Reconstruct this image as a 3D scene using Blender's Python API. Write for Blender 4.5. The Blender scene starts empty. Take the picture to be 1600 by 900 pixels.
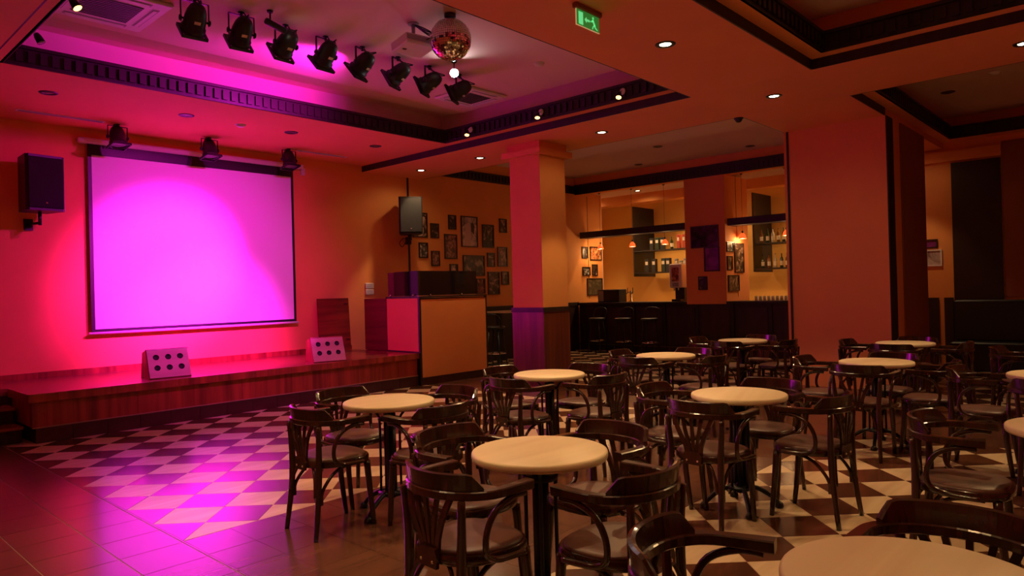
import bpy, math, random
from mathutils import Vector, Matrix
random.seed(7)
PI = math.pi
SC = bpy.context.scene
COL = SC.collection

# ------------------------------------------------------------------ camera
H = 1.44
YAW, PITCH, ROLL = 0.826155499, 0.00425093722, -0.0265549469
fwd = Vector((math.sin(YAW)*math.cos(PITCH), math.cos(YAW)*math.cos(PITCH), math.sin(PITCH)))
rgt0 = Vector((math.cos(YAW), -math.sin(YAW), 0))
up0 = rgt0.cross(fwd)
rgt = rgt0*math.cos(ROLL) + up0*math.sin(ROLL)
upv = -rgt0*math.sin(ROLL) + up0*math.cos(ROLL)
cd = bpy.data.cameras.new('camera'); cd.sensor_width = 36.0; cd.lens = 1095.76/1600*36.0
cd.clip_start = 0.05; cd.clip_end = 60
cam = bpy.data.objects.new('camera', cd); COL.objects.link(cam)
m = Matrix((rgt, upv, -fwd)).transposed().to_4x4(); m.translation = Vector((0, 0, H))
cam.matrix_world = m
SC.camera = cam
F = 1095.76
def PR(p):
    d = Vector(p) - Vector((0, 0, H)); z = d.dot(fwd)
    if z < 0.05: return None
    return (800 + F*d.dot(rgt)/z, 450 - F*d.dot(upv)/z, z)

# ------------------------------------------------------------------ world and exposure
w = bpy.data.worlds.new('night'); SC.world = w; w.use_nodes = True
w.node_tree.nodes['Background'].inputs[0].default_value = (0.9, 0.55, 0.35, 1)
w.node_tree.nodes['Background'].inputs[1].default_value = 0.004
SC.view_settings.view_transform = 'Standard'; SC.view_settings.look = 'None'
SC.view_settings.exposure = 0.12; SC.view_settings.gamma = 1.0
SC.view_settings.use_curve_mapping = False
SC.cycles.use_denoising = True
SC.cycles.max_bounces = 8; SC.cycles.diffuse_bounces = 5; SC.cycles.sample_clamp_indirect = 4.0
WARM = (1.0, 0.60, 0.25); WARMW = (1.0, 0.64, 0.31); MAG = (1.0, 0.016, 0.80)
P_DOWN = 110; P_TRACK = 105; P_MAG = 4700

def spot(name, loc, target, power, col, size=60, blend=0.4, rad=0.04):
    l = bpy.data.lights.new(name, 'SPOT'); l.energy = power; l.color = col
    l.spot_size = math.radians(size); l.spot_blend = blend; l.shadow_soft_size = rad
    o = bpy.data.objects.new(name, l); COL.objects.link(o); o.location = loc
    o.rotation_euler = (Vector(target)-Vector(loc)).to_track_quat('-Z', 'Y').to_euler()
    return o
def bulb(name, loc, power, col, rad=0.05):
    l = bpy.data.lights.new(name, 'POINT'); l.energy = power; l.color = col; l.shadow_soft_size = rad
    o = bpy.data.objects.new(name, l); COL.objects.link(o); o.location = loc
    return o

# ------------------------------------------------------------------ materials
MATS = {}
def mat(name, col=(0.5,0.5,0.5), rough=0.5, metal=0.0, spec=0.5, var=0.0, vscale=6.0, bump=0.0, bscale=60.0, emit=None, es=0.0, coat=0.0, trans=0.0, alpha=1.0):
    if name in MATS: return MATS[name]
    M = bpy.data.materials.new(name); M.use_nodes = True; nt = M.node_tree
    b = nt.nodes['Principled BSDF']
    b.inputs['Base Color'].default_value = (*col, 1); b.inputs['Roughness'].default_value = rough
    b.inputs['Metallic'].default_value = metal; b.inputs['Specular IOR Level'].default_value = spec
    b.inputs['Coat Weight'].default_value = coat; b.inputs['Transmission Weight'].default_value = trans
    b.inputs['Alpha'].default_value = alpha
    if emit: b.inputs['Emission Color'].default_value = (*emit, 1); b.inputs['Emission Strength'].default_value = es
    if var > 0 or bump > 0:
        tc = nt.nodes.new('ShaderNodeTexCoord'); n = nt.nodes.new('ShaderNodeTexNoise')
        nt.links.new(tc.outputs['Object'], n.inputs['Vector'])
        n.inputs['Scale'].default_value = vscale; n.inputs['Detail'].default_value = 4
        if var > 0:
            r = nt.nodes.new('ShaderNodeValToRGB')
            r.color_ramp.elements[0].color = (*[c*(1-var) for c in col], 1)
            r.color_ramp.elements[1].color = (*[min(1, c*(1+var)) for c in col], 1)
            r.color_ramp.elements[0].position = 0.3; r.color_ramp.elements[1].position = 0.7
            nt.links.new(n.outputs['Fac'], r.inputs['Fac']); nt.links.new(r.outputs['Color'], b.inputs['Base Color'])
        if bump > 0:
            n2 = nt.nodes.new('ShaderNodeTexNoise'); n2.inputs['Scale'].default_value = bscale
            nt.links.new(tc.outputs['Object'], n2.inputs['Vector'])
            bp = nt.nodes.new('ShaderNodeBump'); bp.inputs['Strength'].default_value = bump; bp.inputs['Distance'].default_value = 0.01
            nt.links.new(n2.outputs['Fac'], bp.inputs['Height']); nt.links.new(bp.outputs['Normal'], b.inputs['Normal'])
    MATS[name] = M; return M

def wood(name, c0, c1, rough=0.35, axis='Z', scale=10.0, coat=0.0, rnd=True):
    """streaked grain running along one axis"""
    if name in MATS: return MATS[name]
    M = bpy.data.materials.new(name); M.use_nodes = True; nt = M.node_tree; b = nt.nodes['Principled BSDF']
    b.inputs['Roughness'].default_value = rough; b.inputs['Coat Weight'].default_value = coat
    tc = nt.nodes.new('ShaderNodeTexCoord'); mp = nt.nodes.new('ShaderNodeMapping')
    s = [scale]*3; s['XYZ'.index(axis)] = scale*0.06; mp.inputs['Scale'].default_value = s
    n = nt.nodes.new('ShaderNodeTexNoise'); n.inputs['Scale'].default_value = 1.0; n.inputs['Detail'].default_value = 6
    n.inputs['Distortion'].default_value = 0.6
    nt.links.new(tc.outputs['Object'], mp.inputs['Vector']); nt.links.new(mp.outputs['Vector'], n.inputs['Vector'])
    if rnd:
        oi = nt.nodes.new('ShaderNodeObjectInfo'); mu = nt.nodes.new('ShaderNodeMath'); mu.operation = 'MULTIPLY'; mu.inputs[1].default_value = 30
        nt.links.new(oi.outputs['Random'], mu.inputs[0])
        cb = nt.nodes.new('ShaderNodeCombineXYZ')
        for k in range(3): nt.links.new(mu.outputs[0], cb.inputs[k])
        nt.links.new(cb.outputs[0], mp.inputs['Location'])
    r = nt.nodes.new('ShaderNodeValToRGB'); r.color_ramp.elements[0].position = 0.32; r.color_ramp.elements[1].position = 0.68
    r.color_ramp.elements[0].color = (*c0, 1); r.color_ramp.elements[1].color = (*c1, 1)
    nt.links.new(n.outputs['Fac'], r.inputs['Fac']); nt.links.new(r.outputs['Color'], b.inputs['Base Color'])
    if name in ('brown tile', 'border tile', 'cream tile'): b.inputs['Specular IOR Level'].default_value = 0.5
    MATS[name] = M; return M

def print_mat(name, cols, scale=5.0, rough=0.3, detail=3.0):
    """flat print: blotches of the given colours, different on every sheet"""
    if name in MATS: return MATS[name]
    M = bpy.data.materials.new(name); M.use_nodes = True; nt = M.node_tree; b = nt.nodes['Principled BSDF']
    b.inputs['Roughness'].default_value = rough
    tc = nt.nodes.new('ShaderNodeTexCoord'); oi = nt.nodes.new('ShaderNodeObjectInfo')
    ad = nt.nodes.new('ShaderNodeVectorMath'); ad.operation = 'ADD'
    mu = nt.nodes.new('ShaderNodeVectorMath'); mu.operation = 'SCALE'; mu.inputs['Scale'].default_value = 40
    cb = nt.nodes.new('ShaderNodeCombineXYZ')
    for k in range(3): nt.links.new(oi.outputs['Random'], cb.inputs[k])
    nt.links.new(cb.outputs[0], mu.inputs[0]); nt.links.new(tc.outputs['Object'], ad.inputs[0]); nt.links.new(mu.outputs[0], ad.inputs[1])
    n = nt.nodes.new('ShaderNodeTexNoise'); n.inputs['Scale'].default_value = scale; n.inputs['Detail'].default_value = detail
    n.inputs['Distortion'].default_value = 1.2
    nt.links.new(ad.outputs[0], n.inputs['Vector'])
    r = nt.nodes.new('ShaderNodeValToRGB')
    while len(r.color_ramp.elements) < len(cols): r.color_ramp.elements.new(0.5)
    for i, c in enumerate(cols):
        r.color_ramp.elements[i].position = 0.36 + 0.30*i/max(1, len(cols)-1); r.color_ramp.elements[i].color = (*c, 1)
    nt.links.new(n.outputs['Fac'], r.inputs['Fac']); nt.links.new(r.outputs['Color'], b.inputs['Base Color'])
    MATS[name] = M; return M

PAINT = mat('wall paint', (0.82, 0.325, 0.085), 0.75, var=0.05, vscale=1.5, bump=0.08, bscale=120)
BARPAINT = mat('bar wall paint', (0.82, 0.43, 0.095), 0.75, var=0.05, vscale=1.5, bump=0.08, bscale=120)
SOFF = mat('soffit paint', (0.84, 0.31, 0.105), 0.8, var=0.04, vscale=1.2, bump=0.05, bscale=120)
WHITEC = mat('ceiling paint', (0.80, 0.60, 0.52), 0.85, var=0.03, vscale=1.2, bump=0.04, bscale=100)
BROWN = mat('brown paint', (0.30, 0.09, 0.03), 0.7, var=0.06, vscale=2)
DARKT = wood('dark trim', (0.012, 0.008, 0.007), (0.030, 0.018, 0.014), 0.5, 'Z', 12, rnd=False)
BLACK = mat('black plastic', (0.012, 0.012, 0.014), 0.45)
BLACKM = mat('black metal', (0.015, 0.015, 0.016), 0.4, 0.3)
GRILLE = mat('speaker grille', (0.02, 0.02, 0.022), 0.7, spec=0.25, bump=0.6, bscale=500)
CHROME = mat('chrome', (0.8, 0.8, 0.8), 0.15, 1.0)
BRASS = mat('brass', (0.75, 0.6, 0.35), 0.3, 1.0)
IRON = mat('cast iron', (0.012, 0.011, 0.011), 0.35, 0.2, bump=0.15, bscale=90)
WHITEP = mat('white plastic', (0.78, 0.76, 0.74), 0.45)
GREYP = mat('grey plastic', (0.35, 0.35, 0.36), 0.5)
SCREENM = mat('screen cloth', (0.86, 0.86, 0.88), 0.9)
CHAIRW = wood('chair wood', (0.022, 0.007, 0.004), (0.055, 0.017, 0.009), 0.21, 'Z', 14, coat=0.3)
VINYL = mat('brown vinyl', (0.13, 0.055, 0.040), 0.42, var=0.12, vscale=9, bump=0.1, bscale=150)
TOPM = wood('pale stone laminate', (0.66, 0.50, 0.30), (0.78, 0.63, 0.40), 0.42, 'X', 7)
LTILE = wood('cream tile', (0.56, 0.40, 0.24), (0.70, 0.53, 0.34), 0.26, 'X', 9)
DTILE = wood('brown tile', (0.075, 0.026, 0.014), (0.115, 0.042, 0.022), 0.19, 'X', 9)
BTILE = wood('border tile', (0.105, 0.040, 0.022), (0.14, 0.056, 0.032), 0.20, 'X', 7)
GROUT = mat('grout', (0.38, 0.24, 0.16), 0.8)
STAGEW = wood('red wood cladding', (0.17, 0.022, 0.012), (0.46, 0.080, 0.032), 0.35, 'Z', 9)
STAGEF = wood('stage laminate', (0.20, 0.045, 0.022), (0.30, 0.075, 0.035), 0.25, 'X', 6)
PLINTH = mat('plinth tile', (0.060, 0.022, 0.016), 0.3, var=0.2, vscale=5)
WAINS = wood('column cladding', (0.10, 0.022, 0.012), (0.20, 0.050, 0.022), 0.35, 'Z', 10)
PALEBOARD = wood('pale perforated board', (0.44, 0.30, 0.15), (0.54, 0.39, 0.21), 0.5, 'X', 8)
HOLE = mat('speaker hole', (0.008, 0.006, 0.006), 0.7)
BAR = wood('bar cladding', (0.018, 0.006, 0.005), (0.04, 0.012, 0.009), 0.5, 'Z', 8)
GLOSSBLACK = mat('black acrylic', (0.008, 0.008, 0.010), 0.06, spec=0.6)
LAMPW = mat('lamp disc', (1, 1, 1), 0.4, emit=(1.0, 0.80, 0.52), es=14)
LAMPY = mat('warm bulb', (1, 1, 1), 0.4, emit=(1.0, 0.58, 0.16), es=4)
LAMPP = mat('pin spot bulb', (1, 1, 1), 0.4, emit=(1.0, 0.95, 1.0), es=120)
LENSOFF = mat('unlit lamp glass', (0.20, 0.19, 0.19), 0.2)
LENSM = mat('magenta lens', (0.5, 0.1, 0.4), 0.3, emit=MAG, es=3)
REDGLASS = mat('red glass shade', (0.85, 0.10, 0.03), 0.3, emit=(1.0, 0.12, 0.02), es=1.0)
FRAME = mat('dark frame', (0.030, 0.010, 0.008), 0.4)
GLASSJ = mat('smoky glass', (0.10, 0.10, 0.05), 0.08, spec=0.7)
GLASSG = mat('green bottle glass', (0.03, 0.05, 0.02), 0.08, spec=0.7)
GLASSA = mat('amber bottle glass', (0.20, 0.08, 0.02), 0.08, spec=0.7)
GLASSC = mat('clear glassware', (0.55, 0.50, 0.40), 0.06, spec=0.7)
PAPER = mat('label paper', (0.80, 0.74, 0.60), 0.6)

# ------------------------------------------------------------------ mesh helpers
class MB:
    def __init__(s): s.v = []; s.f = []; s.sm = []
    def add(s, vs, fs, smooth=False):
        o = len(s.v); s.v += [tuple(x) for x in vs]
        for f in fs: s.f.append(tuple(i+o for i in f)); s.sm.append(smooth)
        return s
    def box(s, x0, y0, z0, x1, y1, z1, R=None):
        vs = [(x, y, z) for z in (z0, z1) for y in (y0, y1) for x in (x0, x1)]
        if R is not None: vs = [R @ Vector(v) for v in vs]
        return s.add(vs, [(0,2,3,1),(4,5,7,6),(0,1,5,4),(2,6,7,3),(0,4,6,2),(1,3,7,5)])
    def bbox(s, x0, y0, z0, x1, y1, z1, b=0.005, R=None):
        """box with chamfered vertical and horizontal edges"""
        b = min(b, (x1-x0)/2.1, (y1-y0)/2.1, (z1-z0)/2.1)
        rings = [(z0, b), (z0+b, 0), (z1-b, 0), (z1, b)]; vs = []
        for z, i in rings:
            X0, X1, Y0, Y1 = x0+i, x1-i, y0+i, y1-i
            c = b*0.7
            vs += [(X0+c,Y0,z),(X1-c,Y0,z),(X1,Y0+c,z),(X1,Y1-c,z),(X1-c,Y1,z),(X0+c,Y1,z),(X0,Y1-c,z),(X0,Y0+c,z)]
        if R is not None: vs = [R @ Vector(v) for v in vs]
        fs = [tuple(reversed(range(8))), tuple(range(24, 32))]
        for k in range(3):
            for i in range(8): fs.append((k*8+i, k*8+(i+1)%8, (k+1)*8+(i+1)%8, (k+1)*8+i))
        return s.add(vs, fs)
    def prism(s, pts, z0, z1, R=None, smooth=False):
        n = len(pts); vs = [(x, y, z0) for x, y in pts] + [(x, y, z1) for x, y in pts]
        if R is not None: vs = [R @ Vector(v) for v in vs]
        s.add(vs, [tuple(reversed(range(n))), tuple(range(n, 2*n))]); o = len(s.v) - 2*n
        for i in range(n):
            s.f.append((o+i, o+(i+1) % n, o+n+(i+1) % n, o+n+i)); s.sm.append(smooth)
        return s
    def lathe(s, prof, n=20, R=None, smooth=True, cap=True):
        vs = []; k = len(prof)
        for r, z in prof:
            for i in range(n): vs.append((r*math.cos(2*PI*i/n), r*math.sin(2*PI*i/n), z))
        if R is not None: vs = [R @ Vector(v) for v in vs]
        fs = []
        for j in range(k-1):
            for i in range(n): fs.append((j*n+i, j*n+(i+1)%n, (j+1)*n+(i+1)%n, (j+1)*n+i))
        s.add(vs, fs, smooth)
        if cap:
            o = len(s.v)-k*n
            if prof[0][0] > 1e-5: s.f.append(tuple(o+i for i in reversed(range(n)))); s.sm.append(False)
            if prof[-1][0] > 1e-5: s.f.append(tuple(o+(k-1)*n+i for i in range(n))); s.sm.append(False)
        return s
    def sweep(s, path, sec, up=None, smooth=False, scale=None):
        """closed section (list of (side, up)) along a path; parallel frames or fixed up"""
        P = [Vector(p) for p in path]; n = len(sec); vs = []; prevN = None
        for i, p in enumerate(P):
            t = (P[min(i+1, len(P)-1)] - P[max(i-1, 0)]).normalized()
            if up is not None:
                u = Vector(up); sd = t.cross(u)
                if sd.length < 1e-4: sd = Vector((1, 0, 0))
                sd.normalize(); u2 = sd.cross(t).normalized()
            else:
                if prevN is None:
                    a = Vector((0, 0, 1)) if abs(t.z) < 0.9 else Vector((1, 0, 0))
                    sd = t.cross(a).normalized()
                else:
                    sd = (prevN - t*prevN.dot(t)).normalized()
                prevN = sd; u2 = sd.cross(t).normalized()
            k = scale[i] if scale else 1.0
            for a, b in sec: vs.append(p + sd*(a*k) + u2*(b*k))
        fs = []
        for j in range(len(P)-1):
            for i in range(n): fs.append((j*n+i, j*n+(i+1)%n, (j+1)*n+(i+1)%n, (j+1)*n+i))
        s.add(vs, fs, smooth); o = len(s.v)-len(P)*n
        s.f.append(tuple(o+i for i in reversed(range(n)))); s.sm.append(False)
        s.f.append(tuple(o+(len(P)-1)*n+i for i in range(n))); s.sm.append(False)
        return s
    def tube(s, path, r, n=8):
        rr = r if isinstance(r, (list, tuple)) else [r]*len(path); r0 = 1.0
        sec = [(math.cos(2*PI*i/n), math.sin(2*PI*i/n)) for i in range(n)]
        return s.sweep(path, sec, smooth=True, scale=list(rr))
    def mesh(s, name):
        me = bpy.data.meshes.new(name); me.from_pydata(s.v, [], s.f); me.update()
        me.polygons.foreach_set('use_smooth', s.sm)
        import bmesh
        b = bmesh.new(); b.from_mesh(me); bmesh.ops.recalc_face_normals(b, faces=b.faces); b.to_mesh(me); b.free()
        return me
    def build(s, name, m, parent=None, loc=None):
        me = s.mesh(name); me.materials.append(m)
        o = bpy.data.objects.new(name, me); COL.objects.link(o)
        if parent: o.parent = parent
        if loc: o.location = loc
        return o
def spline(pts, k=5):
    P = [Vector(p) for p in pts]; out = []
    for i in range(len(P)-1):
        a, b, c, d = P[max(i-1,0)], P[i], P[i+1], P[min(i+2, len(P)-1)]
        for j in range(k):
            t = j/k; out.append(0.5*((2*b)+(c-a)*t+(2*a-5*b+4*c-d)*t*t+(3*b-a-3*c+d)*t**3))
    out.append(P[-1]); return out
def linkm(name, me, parent=None, loc=(0,0,0), rz=0):
    o = bpy.data.objects.new(name, me); COL.objects.link(o); o.location = loc; o.rotation_euler = (0,0,rz)
    if parent: o.parent = parent
    return o
def tag(o, label, cat, group=None):
    o['label'] = label; o['category'] = cat
    if group: o['group'] = group
    return o
def struct(o): o['kind'] = 'structure'; return o
def thing(name, label, cat, loc=(0,0,0), rz=0, group=None):
    o = bpy.data.objects.new(name, None); COL.objects.link(o); o.location = loc; o.rotation_euler = (0,0,rz)
    o.empty_display_size = 0.1
    return tag(o, label, cat, group)
def copy_tree(o, parent=None):
    c = o.copy(); COL.objects.link(c); c.parent = parent
    for ch in o.children: copy_tree(ch, c)
    return c
def box(name, m, x0, y0, z0, x1, y1, z1, parent=None):
    cx, cy, cz = (x0+x1)/2, (y0+y1)/2, (z0+z1)/2
    loc = (cx, cy, cz)
    return MB().box(x0-cx, y0-cy, z0-cz, x1-cx, y1-cy, z1-cz).build(name, m, parent, loc)
def RT(axis, ang, loc=(0,0,0)): return Matrix.Translation(loc) @ Matrix.Rotation(ang, 4, axis)

YW = 10.25; ZB = 3.60; ZL = 3.70; ZC = 4.10
XMIN, YMIN = -1.3, -3.2

# ------------------------------------------------------------------ floor with laid tiles
S = 0.23597568
floor = struct(box('floor', GROUT, XMIN, YMIN, -0.15, 16.4, 11.8, -0.002))
FZ = -0.15 + 0.073
def clip(poly, x0, x1, y0, y1):
    def cut(P, f):
        out = []
        for i in range(len(P)):
            a, b = P[i], P[(i+1) % len(P)]; fa, fb = f(a), f(b)
            if fa >= 0: out.append(a)
            if (fa < 0) != (fb < 0):
                t = fa/(fa-fb); out.append((a[0]+(b[0]-a[0])*t, a[1]+(b[1]-a[1])*t))
        return out
    for f in (lambda p: p[0]-x0, lambda p: x1-p[0], lambda p: p[1]-y0, lambda p: y1-p[1]):
        poly = cut(poly, f)
        if len(poly) < 3: return []
    return poly
def area(P): return abs(sum(P[i][0]*P[(i+1)%len(P)][1]-P[(i+1)%len(P)][0]*P[i][1] for i in range(len(P)))/2)
tiles = {'light_tile': [], 'dark_tile': [], 'border_tile': []}
def checker(x0, x1, y0, y1, cx, cy):
    """45 degree lattice with a light tile centred on (cx, cy), kept inside the rectangle"""
    for i in range(int((x0-cx)/S)-2, int((x1-cx)/S)+3):
        for j in range(int((y0-cy)/S)-2, int((y1-cy)/S)+3):
            if (i+j) % 2: continue
            kind = 'light_tile' if i % 2 == 0 else 'dark_tile'
            a, b = cx+i*S, cy+j*S; e = S-0.0028
            P = clip([(a-e,b),(a,b-e),(a+e,b),(a,b+e)], x0+.001, x1-.001, y0+.001, y1-.001)
            if len(P) >= 3 and area(P) > 0.002: tiles[kind].append((P, (a, b), abs(area(P)-2*e*e) < 1e-5))
checker(1.7296, 7.158, 4.316, 8.55, 1.7296+S, 4.7915)
checker(-0.4, 7.158, -3.0, 2.30, 5.3755, 1.370)
checker(8.83, 13.5, 4.316, 10.25, 9.0, 4.7915)
checker(8.83, 13.4, -3.0, 2.30, 9.0, 1.370)
def grid(x0, x1, y0, y1, gx, gy, p=0.3375):
    for i in range(int(math.floor((x0-gx)/p)), int(math.ceil((x1-gx)/p))):
        for j in range(int(math.floor((y0-gy)/p)), int(math.ceil((y1-gy)/p))):
            a, b = gx+i*p, gy+j*p; e = 0.0032
            P = clip([(a+e,b+e),(a+p-e,b+e),(a+p-e,b+p-e),(a+e,b+p-e)], x0+.001, x1-.001, y0+.001, y1-.001)
            if len(P) >= 3 and area(P) > 0.001: tiles['border_tile'].append((P, (a+p/2, b+p/2), abs(area(P)-(p-2*e)**2) < 1e-5))
grid(-1.2, 1.7296, 2.30, 10.2, 1.7296-3*0.35, 4.64, 0.345)
grid(1.7296, 8.83, 2.30, 4.316, 2.35, 3.303, 0.336)
grid(7.158, 8.83, 4.316, 10.2, 7.158, 4.316, 0.3343)
grid(7.158, 8.83, -3.0, 2.30, 7.158, 2.30, 0.3343)
grid(8.83, 13.4, 2.30, 4.316, 8.83, 2.30, 0.336)
TM = {'light_tile': LTILE, 'dark_tile': DTILE, 'border_tile': BTILE}
for kind, lst in tiles.items():
    sized = []
    for P, c, full in lst:
        q = [PR((x, y, 0)) for x, y in P]
        vis = all(q) and any(-20 < a[0] < 1620 and a[1] < 920 for a in q)
        sc = area([(a[0], a[1]) for a in q]) if all(q) else 0
        sized.append((sc if vis else -1.0/(1+c[0]**2+c[1]**2+20), P, c, full))
    sized.sort(key=lambda t: -t[0])
    shared = None; rest = MB()
    for k, (sc, P, c, full) in enumerate(sized):
        loc = [(x-c[0], y-c[1]) for x, y in P]
        if k < 290 and sc > 12:
            if full:
                if shared is None:
                    shared = MB().prism(loc, -0.006, 0.0).mesh(kind); shared.materials.append(TM[kind])
                me = shared
            else:
                me = MB().prism(loc, -0.006, 0.0).mesh(kind); me.materials.append(TM[kind])
            linkm(kind, me, floor, (c[0], c[1], -FZ))
        else: rest.prism(P, -0.006, 0.0)
    if rest.v:
        o = rest.build(kind + 's_remaining', TM[kind], floor, (0, 0, -FZ)); o['kind'] = 'stuff'
for ch in floor.children: ch.location.x -= floor.location.x; ch.location.y -= floor.location.y; ch.location.z = 0.0 - floor.location.z

# ------------------------------------------------------------------ walls
def sbox(*a): return struct(box(*a))
wall_stage = sbox('wall_stage', PAINT, XMIN, YW, 0, 14.5, YW+0.3, 4.3)
sbox('wall_left', PAINT, XMIN-0.2, YMIN, 0, XMIN, YW+0.3, 4.3)
sbox('wall_back', PAINT, XMIN-0.2, YMIN-0.2, 0, 16.4, YMIN, 4.3)
wall_right = sbox('wall_right', PAINT, 13.45, YMIN, 0, 13.65, 3.9, 4.3)
sbox('wall_bar_back', BARPAINT, 16.2, 2.57, 0, 16.4, 11.8, 4.3)
sbox('wall_bar_end', BARPAINT, 13.45, 11.6, 0, 16.2, 11.8, 4.3)
sbox('wall_bar_side', BARPAINT, 13.65, 3.7, 0, 16.2, 3.9, 4.3)
# seam strip and dark wainscot on the stage wall beyond the booth
def to_local(o, parent):
    o.parent = parent; o.location = Vector(o.location) - Vector(parent.location); return o
def pbox(name, m, parent, *c): return to_local(box(name, m, *c), parent)
pbox('corner_strip', DARKT, wall_stage, 8.30, YW-0.012, 0.51, 8.34, YW-0.0005, ZB)
pbox('wainscot', BAR, wall_stage, 8.56, YW-0.03, 0.0, 13.42, YW-0.0005, 1.05)
pbox('dado_rail', DARKT, wall_stage, 8.56, YW-0.05, 1.05, 13.42, YW-0.0005, 1.13)
pbox('end_cap', WHITEC, wall_stage, 14.5005, YW+0.0, 0.0, 14.515, YW+0.3, 3.74)
pbox('panel_seam', DARKT, wall_stage, 13.90, YW-0.004, 1.2, 13.915, YW-0.0005, 3.7)

# ------------------------------------------------------------------ ceiling: beams, ledges, slab
ZD = 4.17                                                       # the perimeter above the dance floor rises a little higher
cm = MB()
cx0, cy0, cz0 = 6.0, 3.5, 4.2
for q in ((XMIN, YMIN, ZC, 1.448, YW, 4.4), (7.322, YMIN, ZC, 13.45, YW, 4.4), (1.448, YMIN, ZC, 7.322, 3.878, 4.4), (1.448, 3.878, ZD, 7.322, YW, 4.4)):
    cm.box(q[0]-cx0, q[1]-cy0, q[2]-cz0, q[3]-cx0, q[4]-cy0, q[5]-cz0)
ceiling = struct(cm.build('ceiling', WHITEC, None, (cx0, cy0, cz0)))
def cb(name, m, *c): return pbox(name, m, ceiling, *c)
cb('beam', SOFF, 7.322, YMIN, ZB, 8.663, YW, 4.3)               # runs to the stage
cb('beam', SOFF, XMIN, 2.542, ZB, 7.322, 3.878, 4.3)            # crosses in front of the camera
cb('beam', SOFF, 8.663, 2.582, ZB, 10.05, 3.888, ZC)
cb('beam', SOFF, 0.09, 3.878, ZB, 1.448, YW, 4.3)
cb('beam', SOFF, XMIN, YMIN, ZB, 1.448, 2.542, ZC)
cb('beam', SOFF, 10.05, 2.582, ZB, 13.45, 3.888, ZC)
# ledges one step above the beams
ZLT = 3.875
cb('ledge', SOFF, 1.448, 7.905, ZL, 7.322, YW, ZLT)
cb('ledge', SOFF, 7.175, 3.878, ZL, 7.322, 7.905, ZLT)
cb('ledge', SOFF, 1.448, 3.878, ZL, 1.60, 7.905, ZLT)
cb('ledge', SOFF, 1.60, 3.878, ZL, 7.175, 4.03, ZLT)
cb('ledge', SOFF, 7.175, YMIN, ZL, 7.322, 2.542, ZLT)
cb('ledge', SOFF, 1.448, 2.39, ZL, 7.175, 2.542, ZLT)
cb('ledge', SOFF, 8.663, 2.43, ZL, 13.45, 2.582, ZLT)
cb('ledge', SOFF, 8.663, YMIN, ZL, 8.815, 2.43, ZLT)
cb('ledge', SOFF, 13.15, YMIN, ZL, 13.45, 2.43, ZLT)
# inner panel of the raised ceiling, its edges sloping up to the perimeter
cv = MB()
lo = [(1.74, 4.25, ZC), (7.20, 4.25, ZC), (7.20, 7.50, ZC), (1.74, 7.50, ZC)]; hi = [(1.46, 4.05, ZD), (7.31, 4.05, ZD), (7.31, 7.98, ZD), (1.46, 7.98, ZD)]
cv.add(lo+hi, [(0, 1, 2, 3), (7, 6, 5, 4), (0, 4, 5, 1), (1, 5, 6, 2), (2, 6, 7, 3), (3, 7, 4, 0)])
to_local(cv.build('inner_panel', WHITEC), ceiling)
cb('cove_wall', WHITEC, 7.312, 3.88, ZLT+0.001, 7.3215, 8.15, ZD)
cb('cove_wall', WHITEC, 1.4485, 3.88, ZLT+0.001, 1.458, 8.15, ZD)
cb('cove_wall', WHITEC, 1.458, 8.15, ZLT+0.001, 7.312, 8.17, ZD)
# dark bands: trim on the beam sides and dentil moulding above each ledge
tn = [0]
def trim(name_boxes):
    tn[0] += 1; b = MB()
    c0 = name_boxes[0]; cx, cy, cz = (c0[0]+c0[3])/2, (c0[1]+c0[4])/2, (c0[2]+c0[5])/2
    for q in name_boxes: b.box(q[0]-cx, q[1]-cy, q[2]-cz, q[3]-cx, q[4]-cy, q[5]-cz)
    return struct(b.build('trim_%d' % tn[0], DARKT, None, (cx, cy, cz)))
trim([(7.308, 3.89, ZB, 7.322, YW, ZL)])
trim([(1.448, 3.878, ZB, 7.308, 3.892, ZL)])
trim([(1.448, 3.892, ZB, 1.462, YW, ZL)])
trim([(7.308, YMIN, ZB, 7.322, 2.53, ZL)])
trim([(1.448, 2.528, ZB, 7.308, 2.542, ZL)])
trim([(8.663, 3.888, ZB, 10.05, 3.902, ZL)])
trim([(8.663, 3.902, ZB, 8.677, YW, ZL)])
trim([(8.663, 2.568, ZB, 10.05, 2.582, ZL)])
trim([(8.663, YMIN, ZB, 8.677, 2.568, ZL)])
DB = {}
for ax in 'xy':
    b = MB()
    if ax == 'x': b.box(-0.027, -0.011, -0.055, 0.027, 0.011, 0.055)
    else: b.box(-0.011, -0.027, -0.055, 0.011, 0.027, 0.055)
    me = b.mesh('dentil'); me.materials.append(DARKT); DB[ax] = me
def dentil(ax, a0, a1, c, sgn, z0=ZL, z1=3.895):
    """moulding along axis ax from a0 to a1 in front of plane c; sgn = side it faces"""
    t0, t1 = sorted((c, c+sgn*0.022)); e0, e1 = sorted((c, c+sgn*0.048)); g0, g1 = sorted((c, c+sgn*0.030))
    bx = []
    for (p0, p1, q0, q1) in ((t0, t1, z0, z1), (e0, e1, z1-0.032, z1), (g0, g1, z0, z0+0.022)):
        bx.append((a0, p0, q0, a1, p1, q1) if ax == 'x' else (p0, a0, q0, p1, a1, q1))
    tr = trim(bx); n = int((a1-a0)/0.098)
    for i in range(n):
        a = a0 + (i+0.5)*(a1-a0)/n; pos = c+sgn*0.033
        p = Vector((a, pos, z0+0.09)) if ax == 'x' else Vector((pos, a, z0+0.09))
        linkm('dentil', DB[ax], tr, p-Vector(tr.location))
dentil('x', 1.60, 7.175, 7.905, -1)
dentil('y', 4.03, 7.905, 7.175, -1)
dentil('y', 4.03, 7.905, 1.60, 1)
dentil('y', -1.6, 2.39, 7.175, -1)
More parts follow.
